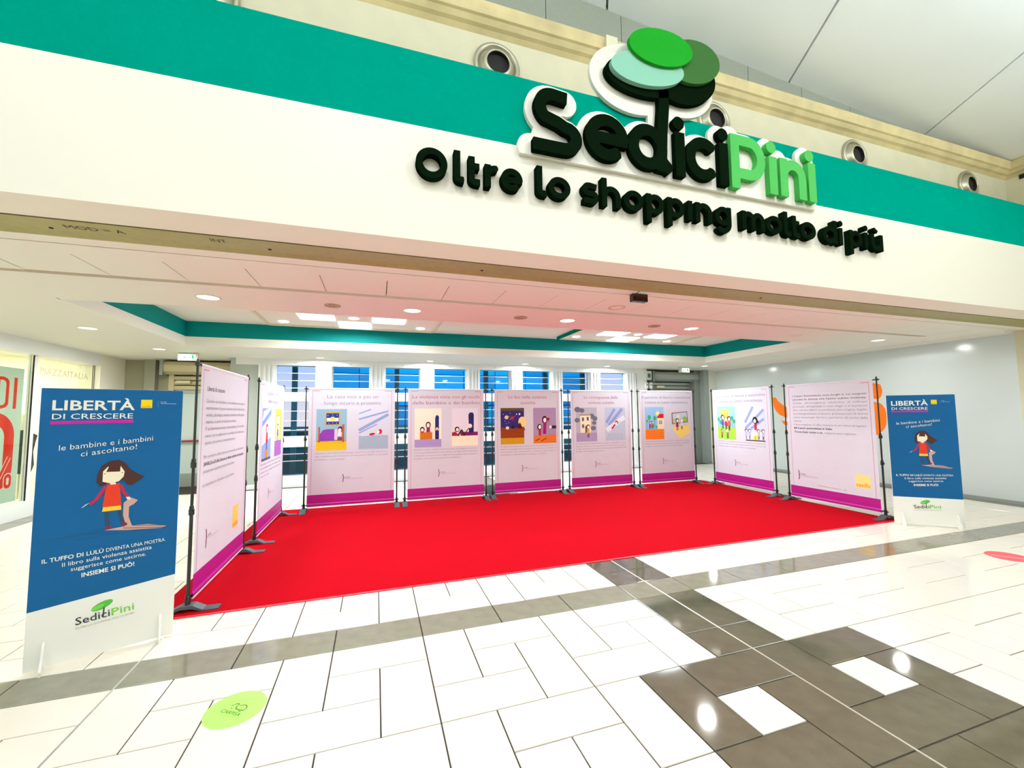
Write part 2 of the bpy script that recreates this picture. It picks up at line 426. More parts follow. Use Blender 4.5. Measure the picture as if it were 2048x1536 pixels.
for k in range(8):
    xa = W0+WP*k
    wn = struct(MB().box((xa-.0, YB+.06, .25), (xa+.03, YB+.14, 2.745), M_WHITE).box((xa+WW-.03, YB+.06, .25), (xa+WW, YB+.14, 2.745), M_WHITE).build('window_%d' % (k+1)))
    for r, (z0, z1) in enumerate(rows):
        box('pane', (xa+.03, YB+.10, z0), (xa+WW-.03, YB+.106, z1), M_GLASS, wn)
        for q in range(1, 4 if r < 2 else 3):
            zz = z1-(z1-z0)*q/(3.6 if r < 2 else 4.0)
            box('glazing_bar', (xa+.02, YB+.07, zz-.007), (xa+WW-.02, YB+.085, zz+.007), mat('bar_paint', 'dfe6ea', .4), wn)
        box('rail', (xa, YB+.05, z0-.03), (xa+WW, YB+.14, z0), M_WHITE, wn)
        box('latch', (xa+WW*.45, YB-.012, z1+.05), (xa+WW*.45+.06, YB+.0, z1+.065), mat('latch_grey', 'c6ccc8', .4), wn)

# ---- recessed shuttered doors left and right of the windows
YS = 11.6
def shutter(label, x0, x1, mm, boxm, y, zt, name_i):
    t = thing('roller_shutter', label, 'shutter', ((x0+x1)/2, y, 0), group='roller shutters beside the windows'); h = (x1-x0)/2
    b = MB().prism([(-.22,zt-.30),(-.32,zt-.24),(-.34,zt-.10),(-.30,zt-.02),(0,zt-.02),(0,zt-.30)], 'x', -h, h, boxm); b.build('shutter_box', t)
    for s_ in (-1, 1):
        MB().box((s_*h-.03, -.36, zt-.33), (s_*h+.03, 0, zt), M_SHUT).build('end_bracket', t)
        MB().box((s_*(h-.10)-.05, -.10, 0), (s_*(h-.10)+.05, 0, zt-.3), mm).build('guide_rail', t)
    for q in range(3):
        MB().box((-h+.14, -.09+.004*q, zt-.42-.11*q), (h-.14, -.03, zt-.33-.11*q), mm).build('slat', t, bevel=.008)
    MB().box((-h+.22, -.20, zt-.50), (-h+.5, -.088, zt-.44), mat('label_beige', 'c9c19c', .5)).build('motor_cover', t)
    dr = MB().box((-h+.15, -.03, .02), (-h+.22, .01, zt-.66), mat('door_grey', '9ca59c', .4, .3)).box((h-.22, -.03, .02), (h-.15, .01, zt-.66), MC['door_grey'])
    dr.box((-h+.15, -.03, zt-.72), (h-.15, .01, zt-.64), MC['door_grey']).box((-h+.15, -.03, 0), (h-.15, .01, .30), MC['door_grey']).box((-.03, -.03, .3), (.03, .01, zt-.7), MC['door_grey'])
    dr.box((-h+.2, -.008, .3), (h-.2, 0, zt-.7), mat('frosted_pane', 'c2d0cc', .25)); dr.build('door_leaf', t)
    box('push_bar', (-h+.2, -.09, 1.02), (h-.2, -.06, 1.06), mat('bar_red', '8a2038', .4), t)
    return t
shutter('beige roller shutter box over a grey door, behind the blue board on the left', -4.55, -3.0, M_SHUTW, M_SHUTW, 11.55, 2.86, 0)
shutter('grey roller shutter box over a door, right of the windows', 8.0, 9.75, M_SHUT, M_SHUT, 11.0, 2.84, 1)
wl = MB().box((XL-.1, YS, -.005), (XW0+.1, YS+.2, 3.1), mat('tan_wall', '9a987c', .6)).box((XW0-.1, YB, -.005), (XW0, YS, 3.1), MC['pale_grey_wall'])
wl.box((-4.95, YS-.18, -.005), (-4.75, YS, 3.0), mat('tan_column', '8f8f7c', .6)); struct(wl.build('wall_back_left'))
wr = MB().box((XW1, 11.02, -.005), (XR+.1, 11.2, 3.1), mat('dark_grey_wall', '777d76', .6)).box((XW1, YB, -.005), (XW1+.1, 11.02, 3.1), M_WHITE)
wr.box((9.75, YB-.09, -.005), (9.93, 11.02, 2.9), mat('grey_column', '8c9490', .5)); wr.box((9.93, YB-.1, -.005), (XR, 11.02, 2.9), mat('cream_column', 'd9dccb', .5))
wr.box((9.55, YB+.1, -.005), (9.75, 11.02, 2.9), MC['dark_grey_wall']); struct(wr.build('wall_back_right'))
# hoarding on the right
hw = MB().box((XR, 3.99, -.005), (XR+.15, YB+.3, 2.862), M_HOARD); hw = struct(hw.build('wall_right'))
struct(box('baseboard_right', (XR-.012, 3.99, 0), (XR-.0005, YB-.1, .05), mat('grey_skirting', '9aa09a', .4)))
hp = Print(lambda u, z, w_: (XR-w_, u, z), .001)
for pts in ([(8.583,1.954),(8.465,1.95),(8.42,1.87),(8.314,1.776),(8.12,1.648),(7.9,1.60),(7.9,1.38),(8.131,1.381),(8.377,1.483),(8.50,1.60),(8.541,1.696)],
            [(8.349,1.337),(8.128,1.299),(7.95,1.26),(7.98,1.16),(8.134,1.197),(8.278,1.234)],
            [(6.20,2.19),(6.105,2.165),(6.04,2.15),(6.004,2.124),(5.981,2.022),(5.985,1.95),(6.004,1.888),(6.052,1.823),(6.12,1.83),(6.2,1.84)],
            [(6.2,1.78),(6.095,1.756),(6.03,1.73),(5.987,1.686),(5.95,1.61),(5.934,1.519),(5.937,1.39),(5.949,1.287),(5.98,1.21),(6.021,1.151),(6.114,1.064),(6.2,1.05)]):
    hp.P(pts, 'f47a24')
hp.P([(8.02,.95),(7.96,.92),(8.0,.70),(8.06,.72)], '9aa3a5')
tag(hp.build('wall_graphic', hw), 'orange petal shapes printed on the white hoarding')

# ---- shop front on the left
wl_ = MB().box((XL-.35, 4.0, 2.66), (XL, 10.72, 3.02), M_WHITE).box((XL-.35, 4.0, -.005), (XL, 10.72, .24), M_WHITE)
wl_.box((XL-.35, 10.72, -.005), (XL, 11.6, 3.02), mat('cream_pillar', 'faf6e4', .5)).box((XL-.36, 3.99, .24), (XL-.003, 4.2, 2.66), M_WHITE)
wl_ = struct(wl_.build('wall_left'))
shop = MB().box((-9, 4.0, -.01), (-8.9, 11.6, 3.0), mat('shop_cream', 'fff9ea', .6)).box((-9, 4.0, 3.0), (XL-.3, 11.6, 3.05), MC['shop_cream']).box((-9, 11.5, -.01), (XL-.3, 11.6, 3.0), MC['shop_cream']).box((-9, 4.0, -.01), (XL-.3, 11.6, .02), MC['shop_cream'])
struct(shop.build('wall_shop'))
for a, c in ((4.2, 9.16), (9.24, 10.72)):
    box('shop_pane', (XL-.16, a, .24), (XL-.15, c, 2.66), M_SHOPG, wl_)
box('pane_mullion', (XL-.19, 9.16, .24), (XL-.11, 9.24, 2.66), M_WHITE, wl_)
box('pane_gap', (XL-.12, 9.146, .24), (XL-.105, 9.158, 2.66), M_DARK, wl_)
for yy in (10.66, 10.71): box('pane_gap', (XL-.1, yy, .24), (XL-.09, yy+.012, 2.66), mat('bronze_line', '5a5138', .5), wl_)
area('shop_light', (-7, 6.5, 2.9), 2.0, 380, WARM, (0,0,0), 'SQUARE'); area('shop_light', (-7, 9.8, 2.9), 1.6, 420, WARM, (0,0,0), 'SQUARE')
lp = Print(lambda u, z, w_: (XL-.12+w_*4, u, z), .002)
lp.T('PIAZZAITALIA', 9.3, 2.36, .16, 'd8cfa8', width=1.25); lp.build('glass_lettering', wl_)
po = thing('sale_poster', 'tall pale grey sale poster with big red DI, 0 and % in the shop window', 'poster', (XL-.21, 8.1, 0))
MB().box((-.004, -1.5, .26), (.004, 1.02, 2.42), mat('poster_grey', 'cfdcd6', .5)).build('sheet', po)
pp = Print(lambda u, z, w_: (w_+.003, u-8.1, z), .001)
def pblock(pts, c): pp.P(pts, c)
RED = 'e02a1c'
# D
pp.P([(8.60,1.756),(8.60,2.262),(8.72,2.262),(8.80,2.24),(8.84,2.19),(8.84,1.83),(8.80,1.78),(8.72,1.756)], RED)
pp.P([(8.665,1.81),(8.665,2.21),(8.72,2.21),(8.765,2.19),(8.78,2.15),(8.78,1.87),(8.765,1.83),(8.72,1.81)], 'cfdcd6')
pp.P([(8.93,1.756),(8.93,2.262),(8.995,2.262),(8.995,1.756)], RED)
# 0
def rr(x0, x1, z0, z1, r, n=8):
    o = []
    for cx, cz, a in ((x1-r, z1-r, 0), (x0+r, z1-r, 90), (x0+r, z0+r, 180), (x1-r, z0+r, 270)):
        for k in range(n+1):
            q = math.radians(a+90*k/n); o.append((cx+r*math.cos(q), cz+r*math.sin(q)))
    return o
pp.P(rr(8.14, 9.0, .44, 1.69, .38), RED); pp.P(rr(8.33, 8.81, .62, 1.51, .22), 'cfdcd6')
# %
pp.L([(8.66,.48),(8.93,.98)], .075, 'f4d9d4'); pp.L([(8.66,.48),(8.93,.98)], .05, RED)
for cx, cz in ((8.64,.85),(8.93,.60)):
    pp.P(rr(cx-.085,cx+.085,cz-.13,cz+.13,.08,5), 'f4d9d4'); pp.P(rr(cx-.07,cx+.07,cz-.115,cz+.115,.07,5), RED); pp.P(rr(cx-.025,cx+.025,cz-.06,cz+.06,.024,4), 'f4d9d4')
pp.build('printed_letters', po)
# a dark garment on a mannequin behind the second pane
mq = thing('mannequin', 'mannequin in a dark coat behind the shop glass', 'mannequin', (-5.95, 9.75, .021))
MB().lathe((0,0,0), (0,0,1), [(.16,.02),(.16,.04),(.015,.06),(.015,.62)], M_STEEL, 20).build('stand', mq)
MB().lathe((0,0,0), (0,0,1), [(.001,.6),(.14,.62),(.17,.75),(.15,.98),(.17,1.15),(.19,1.27),(.10,1.34),(.05,1.37)], mat('dark_coat', '23231f', .8), 20).build('coat', mq, smooth=True)
MB().lathe((0,0,0), (0,0,1), [(.045,1.36),(.05,1.42),(.085,1.5),(.09,1.58),(.06,1.65),(.001,1.67)], mat('mannequin_cream', 'e8e0cc', .4), 20).build('head', mq, smooth=True)

# ================================================================== LIGHTS AND CEILING FITTINGS
def downlight(x, y, z, r, label, on=True, power=0, group=None, col=NEUT, dark=False):
    t = thing('downlight', label, 'ceiling lamp', (x, y, z), group=group)
    MB().lathe((0,0,0), (0,0,-1), [(r+.018,0),(r+.016,.006),(r,.008),(r-.004,.0)], M_OFF if not dark else mat('grille_tan', 'b09a80', .5), 28).build('rim', t, smooth=True)
    MB().lathe((0,0,0), (0,0,-1), [(r-.002,.001),(r*.5,.003),(.001,.003)], (M_GLOW if on else M_OFF) if not dark else mat('grille_grey', 'c9b8a8', .5), 28).build('diffuser', t)
    if dark:
        for q in (.35, .62): MB().lathe((0,0,0), (0,0,-1), [(r*q+.006,.003),(r*q,.008),(r*q-.006,.003)], MC['grille_tan'], 20).build('ring', t)
    if power:
        area('lamp_light', (x, y, z-.02), r*1.6, power, col, spread=math.radians(178))
    return t
ords = ['first', 'second', 'third', 'fourth']
for k, x in enumerate((-1.745, .42, 2.545, 4.67)):
    downlight(x, 5.255, ZC, .105, 'bright round downlight, %s from the left in the front ceiling row' % ords[k], True, 85, 'bright downlights of the front row')
downlight(6.88, 5.26, ZC, .085, 'unlit white round downlight, fifth in the front ceiling row', False, 0)
downlight(8.91, 5.22, ZC, .105, 'bright round downlight of the front row nearest the white hoarding', True, 42)
downlight(8.97, 7.42, ZC, .085, 'dim round downlight beside the hoarding, behind the coffer corner', False, 0)
downlight(-3.97, 7.56, ZC, .105, 'bright round downlight above the shop front, left of the coffer', True, 85)
downlight(-3.94, 9.59, ZC, .10, 'bright round downlight near the left exit sign', True, 85)
for k, (x, y) in enumerate(((-1.208, 10.22), (1.246, 10.24), (3.73, 10.26), (6.176, 10.27))):
    downlight(x, y, ZC, .085, 'small downlight close above the windows, %s from the left' % ords[k], True, 80, 'downlights along the windows', COOL)
downlight(8.93, 9.58, ZC, .085, 'small round downlight left of the white hoarding, near the right exit sign', True, 35)
for k, (x, y) in enumerate(((-.5, 5.265), (1.848, 5.255), (3.984, 5.245))):
    downlight(x, y, ZC, .075, 'small round grille in the front ceiling, %s from the left' % ords[k], False, 0, 'round ceiling grilles', dark=True)
sp_o = thing('ceiling_speaker', 'flush round loudspeaker in a ceiling panel behind the black sensor', 'speaker', (2.822, 4.43, ZC+.003))
MB().lathe((0,0,0), (0,0,-1), [(.105,0),(.10,.008),(.085,.008),(.08,.002)], mat('speaker_rim', 'd8b8a0', .5), 32).build('rim', sp_o)
MB().lathe((0,0,0), (0,0,-1), [(.08,.003),(.04,.006),(.001,.006)], M_CEIL, 32).build('grille', sp_o)
# light boxes in the coffer: frame, white board, square panels, round spots
def lightbox(cx, label, first):
    t = thing('light_box', label, 'ceiling light', (cx, 7.74, ZI)); hx, hy = 1.53, .90
    f = MB()
    for s_ in (-1, 1):
        f.box((min(s_*hx, s_*(hx-.05)), -hy, -.06), (max(s_*hx, s_*(hx-.05)), hy, 0), mat('box_frame', 'd8d2bc', .5)); f.box((-hx, min(s_*hy, s_*(hy-.05)), -.06), (hx, max(s_*hy, s_*(hy-.05)), 0), MC['box_frame'])
    f.build('frame', t)
    MB().box((-hx+.05, -hy+.05, -.035), (hx-.05, hy-.05, -.001), M_CEIL).build('board', t)
    if not first:
        MB().box((-hx-.012, -hy, -.075), (-hx-.001, hy, 0), M_TEAL).build('teal_edge', t)
    for dx, dy in ((-.6, 0), (.6, 0), (0, .6), (0, -.6)):
        MB().prism(rr(dx-.285, dx+.285, dy-.285, dy+.285, .04, 4), 'z', -.045, -.036, M_GLOWC).build('light_panel', t)
    for dx, dy in ((0, 0), (-1.21, .58), (1.21, .58), (-1.21, -.58), (1.21, -.58)):
        MB().lathe((dx, dy, -.036), (0,0,-1), [(.085,0),(.083,.008),(.07,.01),(.001,.008)], M_GLOW, 24).build('spot', t)
    area('box_light', (cx, 7.74, ZI-.08), 1.6, 300, COOL, spread=math.radians(178))
lightbox(-.387, 'left ceiling light box with square glowing panels inside the teal coffer', True)
lightbox(5.45, 'right ceiling light box with a teal side edge inside the coffer', False)
# more lamps of the same ceiling further left of the view
# exit signs
def exit_sign(x, y, label, rz=0.):
    t = thing('exit_sign', label, 'exit sign', (x, y, ZC), rz)
    MB().box((-.17, -.02, -.165), (.17, .05, -.01), mat('sign_case', 'c4c8b8', .4)).build('housing', t, bevel=.006)
    MB().box((-.10, -.026, -.14), (.13, -.0205, -.04), mat('sign_glow', 'e8fff0', .4, emit='e6fff2', es=2.2)).build('lit_panel', t)
    p = Print(lambda u, z, w_: (u, -.0265-w_, z), .0003)
    p.P([(-.085,-.10),(-.05,-.075),(-.05,-.09),(-.02,-.09),(-.02,-.11),(-.05,-.11),(-.05,-.125)], '3fae78')
    p.E(.03,-.065,.009,.009,'3fae78'); p.L([(.03,-.075),(.025,-.1),(.04,-.12)], .008, '3fae78'); p.L([(.025,-.1),(.01,-.125)], .008, '3fae78'); p.L([(.012,-.085),(.045,-.09)], .006, '3fae78')
    p.R(.07,-.13,.035,.08,'3fae78'); p.build('pictogram', t)
exit_sign(-3.62, 10.0, 'lit exit sign on the ceiling above the left shutter')
exit_sign(8.50, 9.9, 'lit exit sign on the ceiling above the right shutter')
# black motion sensor under the channel
se = thing('door_sensor', 'black box sensor hanging from the channel over the carpet', 'sensor', (2.74, 3.86, ZC))
MB().box((-.095, -.035, -.085), (.095, .035, .0), mat('sensor_case', '1c0c08', .25)).build('case', se, bevel=.006)
box('lens', (-.08, -.0385, -.06), (.08, -.0352, -.02), mat('sensor_lens', '3a0a06', .1), se)
b = MB(); prev = None
for k in range(9):
    q = math.pi*k/8; p = (-.075-.05*math.sin(q), -.02-.10*k/8, -.002-.045*math.sin(q))
    if prev: b.tube(prev, p, .004, M_BLACK, n=6)
    prev = p
b.build('cable', se)

# ================================================================== SIGN LETTERS
def glyph_strokes(ch, x0, x1, zb, xh, w_):
    """centre lines of one rounded sans letter as polylines; returns (polylines, dots)"""
    L, R, B, T = x0+w_/2, x1-w_/2, zb+w_/2, zb+xh-w_/2; mx, mz = (L+R)/2, (B+T)/2; rx, rz = (R-L)/2, (T-B)/2
    arc = lambda cx, cz, ax, az, a, b_, n=14: [(cx+ax*math.cos(math.radians(a+(b_-a)*k/n)), cz+az*math.sin(math.radians(a+(b_-a)*k/n))) for k in range(n+1)]
    asc = zb+xh*1.36
    if ch in 'oO': return [arc(mx, mz, rx, rz, 0, 360, 32)], []
    if ch == 'e': return [arc(mx, mz, rx, rz, -6, 312, 28), [(L, mz-.02*xh), (R+w_*.42, mz-.02*xh)]], []
    if ch == 'c': return [arc(mx, mz, rx*1.08, rz, 46, 314, 26)], []
    if ch == 'l': return [[(L, asc), (L, B+w_*.5)]+arc(L+w_*.62, B+w_*.5, w_*.62, w_*.5, 180, 270, 6)+[(x1, B)]], []
    if ch == 't': return [[(L, zb+xh*1.22), (L, B+w_*.5)]+arc(L+w_*.62, B+w_*.5, w_*.62, w_*.5, 180, 270, 6)+[(x1, B)], [(L, T-.01), (x1-w_*.1, T-.01)]], []
    if ch == 'r': return [[(L, zb+xh), (L, zb)], arc(L+(x1-L)*.95, T-rz*.75, (x1-L)*.95, rz*.75, 175, 92, 8)], []
    if ch in 'nh':
        r = min(rx, xh*.5)
        return [[(L, asc if ch == 'h' else zb+xh), (L, zb)], arc(mx, T-r, rx, r, 180, 0, 14)+[(R, zb)]], []
    if ch == 'm':
        r = (R-L)/4
        return [[(L, zb+xh), (L, zb)], arc(L+r, T-r*1.1, r, r*1.1, 180, 0, 10)+[(mx, zb)], arc(mx+r, T-r*1.1, r, r*1.1, 180, 0, 10)+[(R, zb)]], []
    if ch == 'u': return [[(R, zb+xh), (R, zb)], [(L, zb+xh)]+arc(mx, B+rx, rx, rx, 180, 360, 14)], []
    if ch == 'i': return [[(mx, zb+xh), (mx, zb)]], []
    if ch == 'p': return [arc(mx, mz, rx, rz, 0, 360, 28), [(L, zb+xh), (L, zb-xh*.42)]], []
    if ch == 'd': return [arc(mx, mz, rx, rz, 0, 360, 28), [(R, asc), (R, zb)]], []
    if ch == 'g': return [arc(mx, mz, rx, rz, 0, 360, 28), [(R, zb+xh), (R, B)]+arc(mx, B, rx, xh*.40, 0, -140, 12)], []
    if ch == 's':
        return [[(R+w_*.1, T-.008)]+[(mx+.0, T)]+arc(L+rz*.5, T-rz*.5, rz*.5, rz*.5, 90, 270, 8)+[(R-rz*.5, mz-.0)]+arc(R-rz*.5, B+rz*.5, rz*.5, rz*.5, 90, -90, 8)+[(L-w_*.2, B+.006)]], []
    return [], []
def sdf_mesh(polys, dots, w_, depth, y, m, off=0., butt=True, cell=.006, ells=(), clipz=None):
    """union of strokes / dots / ellipses -> outline by marching squares -> extruded solid, front face at y, back at y+depth"""
    pts = [p for pl in polys for p in pl]+[(d[0]+s_*d[2], d[1]+s_*d[2]) for d in dots for s_ in (-1, 1)]+[(e_[0]+s_*e_[2], e_[1]+s_*e_[3]) for e_ in ells for s_ in (-1, 1)]
    pad = w_+off+cell*3
    X0, X1 = min(p[0] for p in pts)-pad, max(p[0] for p in pts)+pad; Z0, Z1 = min(p[1] for p in pts)-pad, max(p[1] for p in pts)+pad
    nx, nz = int((X1-X0)/cell)+2, int((Z1-Z0)/cell)+2
    gx = X0+np.arange(nx)*cell; gz = Z0+np.arange(nz)*cell; PX, PZ = np.meshgrid(gx, gz); D = np.full(PX.shape, 9.)
    for pl in polys:
        closed = math.dist(pl[0], pl[-1]) < 1e-6
        for k in range(len(pl)-1):
            (ax, az), (bx, bz) = pl[k], pl[k+1]; L = math.hypot(bx-ax, bz-az)
            if L < 1e-7: continue
            ux, uz = (bx-ax)/L, (bz-az)/L; t = (PX-ax)*ux+(PZ-az)*uz; n_ = np.abs(-(PX-ax)*uz+(PZ-az)*ux)
            tc_ = np.clip(t, 0, L); d = np.hypot(PX-ax-tc_*ux, PZ-az-tc_*uz)-w_/2
            if butt and not closed:
                if k == 0: d = np.maximum(d, -t)
                if k == len(pl)-2: d = np.maximum(d, t-L)
                if (k == 0 or k == len(pl)-2): d = np.minimum(d, np.maximum(np.maximum(n_-w_/2, -t), t-L))
            D = np.minimum(D, d)
    for cx, cz, r in dots: D = np.minimum(D, np.hypot(PX-cx, PZ-cz)-r)
    for cx, cz, rx, rz, rot in ells:
        q = math.radians(rot); a = (PX-cx)*math.cos(q)+(PZ-cz)*math.sin(q); b_ = -(PX-cx)*math.sin(q)+(PZ-cz)*math.cos(q)
        kk = np.hypot(a/rx, b_/rz); D = np.minimum(D, (kk-1)*min(rx, rz)*np.where(kk > 1, 1.25, 1))
    D = D-off
    if clipz is not None: D = np.maximum(D, clipz-PZ)
    D = np.where(np.abs(D) < 1e-9, 1e-9, D)
    segs = {}
    ins = D < 0
    act = np.argwhere((ins[:-1, :-1].astype(int)+ins[1:, :-1]+ins[:-1, 1:]+ins[1:, 1:]) % 4 != 0)
    def ep(key):
        (a, b_), (c, d_) = key; v0, v1 = D[a, b_], D[c, d_]; t = v0/(v0-v1)
        return (gx[b_]+t*(gx[d_]-gx[b_]), gz[a]+t*(gz[c]-gz[a]))
    for r, c in act:
        r = int(r); c = int(c)
        cs = [(r, c), (r, c+1), (r+1, c+1), (r+1, c)]; I = [ins[q] for q in cs]; cr_ = []
        for k in range(4):
            if I[k] != I[(k+1) % 4]:
                a, b_ = cs[k], cs[(k+1) % 4]; cr_.append(((min(a, b_), max(a, b_)), I[k]))
        # orient: inside on the left
        if len(cr_) == 2:
            (e0, i0), (e1, i1) = cr_; s_, t_ = (e0, e1) if i0 else (e1, e0); segs.setdefault(s_, []).append(t_)
        elif len(cr_) == 4:
            for k in range(4):
                if cr_[k][1]: segs.setdefault(cr_[k][0], []).append(cr_[(k+1) % 4][0])
    loops = []
    while segs:
        s0 = next(iter(segs)); lp_ = [s0]; cur = s0
        while True:
            nx_ = segs.get(cur)
            if not nx_: break
            n2 = nx_.pop()
            if not nx_: del segs[cur]
            if n2 == s0: break
            lp_.append(n2); cur = n2
        if len(lp_) > 5: loops.append([ep(k) for k in lp_])
    def rdp(P, eps):
        n = len(P); keep = [False]*n; far = max(range(n), key=lambda i: math.dist(P[0], P[i])); keep[0] = keep[far] = True
        st = [(0, far), (far, n)]
        while st:
            a, b_ = st.pop(); A, B_ = P[a], P[b_ % n]; L = math.dist(A, B_) or 1e-9; best, bi = eps, None
            for i in range(a+1, b_):
                d = abs((B_[0]-A[0])*(A[1]-P[i][1])-(A[0]-P[i][0])*(B_[1]-A[1]))/L
                if d > best: best, bi = d, i
            if bi: keep[bi] = True; st += [(a, bi), (bi, b_)]
        return [P[i] for i in range(n) if keep[i]]
    cu = bpy.data.curves.new('g', 'CURVE'); cu.dimensions = '2D'; cu.fill_mode = 'BOTH'; cu.extrude = depth/2
    for lp_ in loops:
        P = rdp(lp_, cell*.14)
        if len(P) < 3: continue
        s_ = cu.splines.new('POLY'); s_.points.add(len(P)-1); s_.use_cyclic_u = True
        for k, p in enumerate(P): s_.points[k].co = (p[0], p[1], 0, 1)
    me = curve_mesh(cu)
    for v in me.vertices:
        a, b_, c = v.co; v.co = (a, y+depth/2-c, b_)
    me.flip_normals()
    me.materials.clear(); me.materials.append(m); me.update()
    return me
def sdf_obj(name, parent, *a, **k):
    me = sdf_mesh(*a, **k); o = bpy.data.objects.new(name, me); me.name = name; COL.objects.link(o); o.parent = parent
    return o
# --- slogan, straight on the fascia
slo = thing('slogan_sign', 'dark green raised letters reading Oltre lo shopping molto di più on the fascia', 'sign')
ZB, XH, SW, YT = 3.35, .185, .050, 3.013
TAG = [('O',.258,.492),('l',.54,.618),('t',.652,.744),('r',.780,.886),('e',.912,1.092),('l',1.212,1.30),('o',1.314,1.512),('s',1.62,1.776),('h',1.806,1.99),
       ('o',2.022,2.22),('p',2.252,2.438),('p',2.474,2.66),('i',2.697,2.752),('n',2.786,2.975),('g',3.012,3.202),('m',3.335,3.622),('o',3.64,3.852),('l',3.876,3.965),
       ('t',3.992,4.09),('o',4.10,4.314),('d',4.416,4.63),('i',4.655,4.715),('p',4.818,5.01),('i',5.045,5.105),('u',5.155,5.346)]
for n, (ch, a, b_) in enumerate(TAG):
    xh = XH*1.27 if ch == 'O' else XH
    pl, dt = glyph_strokes(ch, a, b_, ZB, xh, SW)
    if n in (21, 23): dt = [((a+b_)/2, ZB+XH+.048, .031)]
    o = sdf_obj('letter', slo, pl, dt, SW, 3.076-YT, YT, M_SIGN, cell=.0045)
me = sdf_mesh([[(5.205, 3.598), (5.262, 3.562)]], [], .034, 3.076-YT, YT, M_SIGN, cell=.0045)
o = bpy.data.objects.new('accent', me); COL.objects.link(o); o.parent = slo
# --- logo sign
logo = thing('logo_sign', 'large raised shopping centre sign with dark and green letters under a layered tree', 'sign')
YF = 2.985; B0, XH2, W2 = 3.742, .412, .104
arcp = lambda cx, cz, ax, az, a, b_, n=14: [(cx+ax*math.cos(math.radians(a+(b_-a)*k/n)), cz+az*math.sin(math.radians(a+(b_-a)*k/n))) for k in range(n+1)]
S_pl = [(1.482, 4.205), (1.36, 4.215)]+arcp(1.345, 4.105, .105, .11, 95, 235, 12)+[(1.40, 3.985)]+[(1.46, 3.955)]+arcp(1.455, 3.862, .108, .095, 62, -90, 12)+[(1.175, 3.767)]
sl = []; sd = []
def addl(name, pl, dt, m, w_=W2, d=.055, y=YF):
    sl.extend(pl); sd.extend(dt); sdf_obj(name, logo, pl, dt, w_, d, y, m, cell=.006)
addl('letter', [S_pl], [], M_SIGN)
pl, _ = glyph_strokes('e', 1.648, 2.066, B0, XH2, W2); addl('letter', pl, [], M_SIGN)
# d with the trunk as its stem
pl, _ = glyph_strokes('o', 2.066, 2.47, B0, XH2, W2)
pl.append([(2.405, 3.742), (2.425, 4.1), (2.452, 4.35), (2.455, 4.53)])
pl.append([(2.40, 3.86), (2.47, 3.79), (2.505, 3.765)])
addl('letter', pl, [], M_SIGN, w_=.108)
addl('letter', [[(2.614, 4.152), (2.614, B0-.01)]], [(2.604, 4.237, .062)], M_SIGN)
pl, _ = glyph_strokes('c', 2.688, 3.065, B0, XH2, W2); addl('letter', pl, [], M_SIGN)
addl('letter', [[(3.117, 4.15), (3.117, B0-.01)]], [(3.112, 4.233, .062)], M_SIGN)
addl('letter', [[(3.255, 4.27), (3.255, 3.73)], [(3.255, 4.218), (3.44, 4.218)]+arcp(3.44, 4.052, .142, .166, 90, -90, 14)+[(3.255, 3.886)]], [], M_LIME)
addl('letter', [[(3.735, 4.13), (3.735, B0)]], [(3.72, 4.225, .062)], M_LIME)
pl, _ = glyph_strokes('n', 3.826, 4.18, B0, XH2*.97, W2); addl('letter', pl, [], M_LIME)
addl('letter', [[(4.268, 4.16), (4.268, B0)]], [(4.24, 4.232, .062)], M_LIME)
# tree crowns; coordinates read on the plane y=2.985, scaled to each layer
def lay(e_, y): k = y/2.985; return (e_[0]*k, CAM_H+(e_[1]-CAM_H)*k, e_[2]*k, e_[3]*k, e_[4])
el_black = [lay((2.275, 4.60, .42, .185, 4), YF), lay((2.70, 4.69, .36, .25, 14), YF)]
sdf_obj('trunk_crown', logo, [], [], .01, .05, YF, M_SIGN, cell=.008, ells=el_black)
sdf_obj('crown', logo, [], [], .01, .045, 2.945, mat('mint_crown', '86bca4', .6, spec=.02), cell=.007, ells=[lay((2.303, 4.692, .390, .165, 8), 2.945)])
sdf_obj('crown', logo, [], [], .01, .035, 2.950, mat('moss_crown', '2e5226', .6, spec=.02), cell=.007, ells=[lay((2.80, 4.885, .325, .215, 16), 2.950)])
sdf_obj('crown', logo, [], [], .01, .035, 2.918, mat('bright_crown', '157a1b', .6, spec=.02), cell=.007, ells=[lay((2.452, 4.932, .350, .178, 7), 2.918)])
elp = [(2.20, 4.60, .40, .28, 6), (2.55, 4.80, .36, .25, 12), (2.70, 4.62, .30, .22, 12)]
plate_pl = sl+[[(3.30, 4.05), (3.46, 4.05)], [(1.3, 3.88), (2.6, 3.93)], [(1.8, 3.97), (2.3, 3.97)], [(1.25, 3.745), (4.25, 3.745)], [(1.5, 3.85), (4.2, 3.85)], [(2.43, 4.0), (2.43, 4.55)], [(2.6, 3.9), (4.2, 3.9)]]
sdf_obj('backing_plate', logo, plate_pl, [(d[0], d[1], d[2]) for d in sd], W2, .034, 3.041, M_PLATE, off=.062, butt=False, cell=.009, ells=elp, clipz=3.70)

# ================================================================== CARPET
cp = MB(); CX0, CX1, CY0, CY1 = -1.70, 7.20, 4.10, 8.02
N = 60
top = [(CX0-.06*0, CY0)]
pts = [(CX0+(CX1-CX0)*k/N, CY0+.006*math.sin(k*.7)) for k in range(N+1)]
pts += [(CX1+.04, CY1-.12), (CX1-.02, CY1)]+[(CX0+(CX1-CX0)*k/N, CY1+.004*math.sin(k)) for k in range(N-1, -1, -1)]
cp.prism(pts, 'z', .0005, .007, M_CARPET)
car = cp.build('red_carpet'); tag(car, 'large red carpet on the white tiled floor inside the banners', 'carpet')
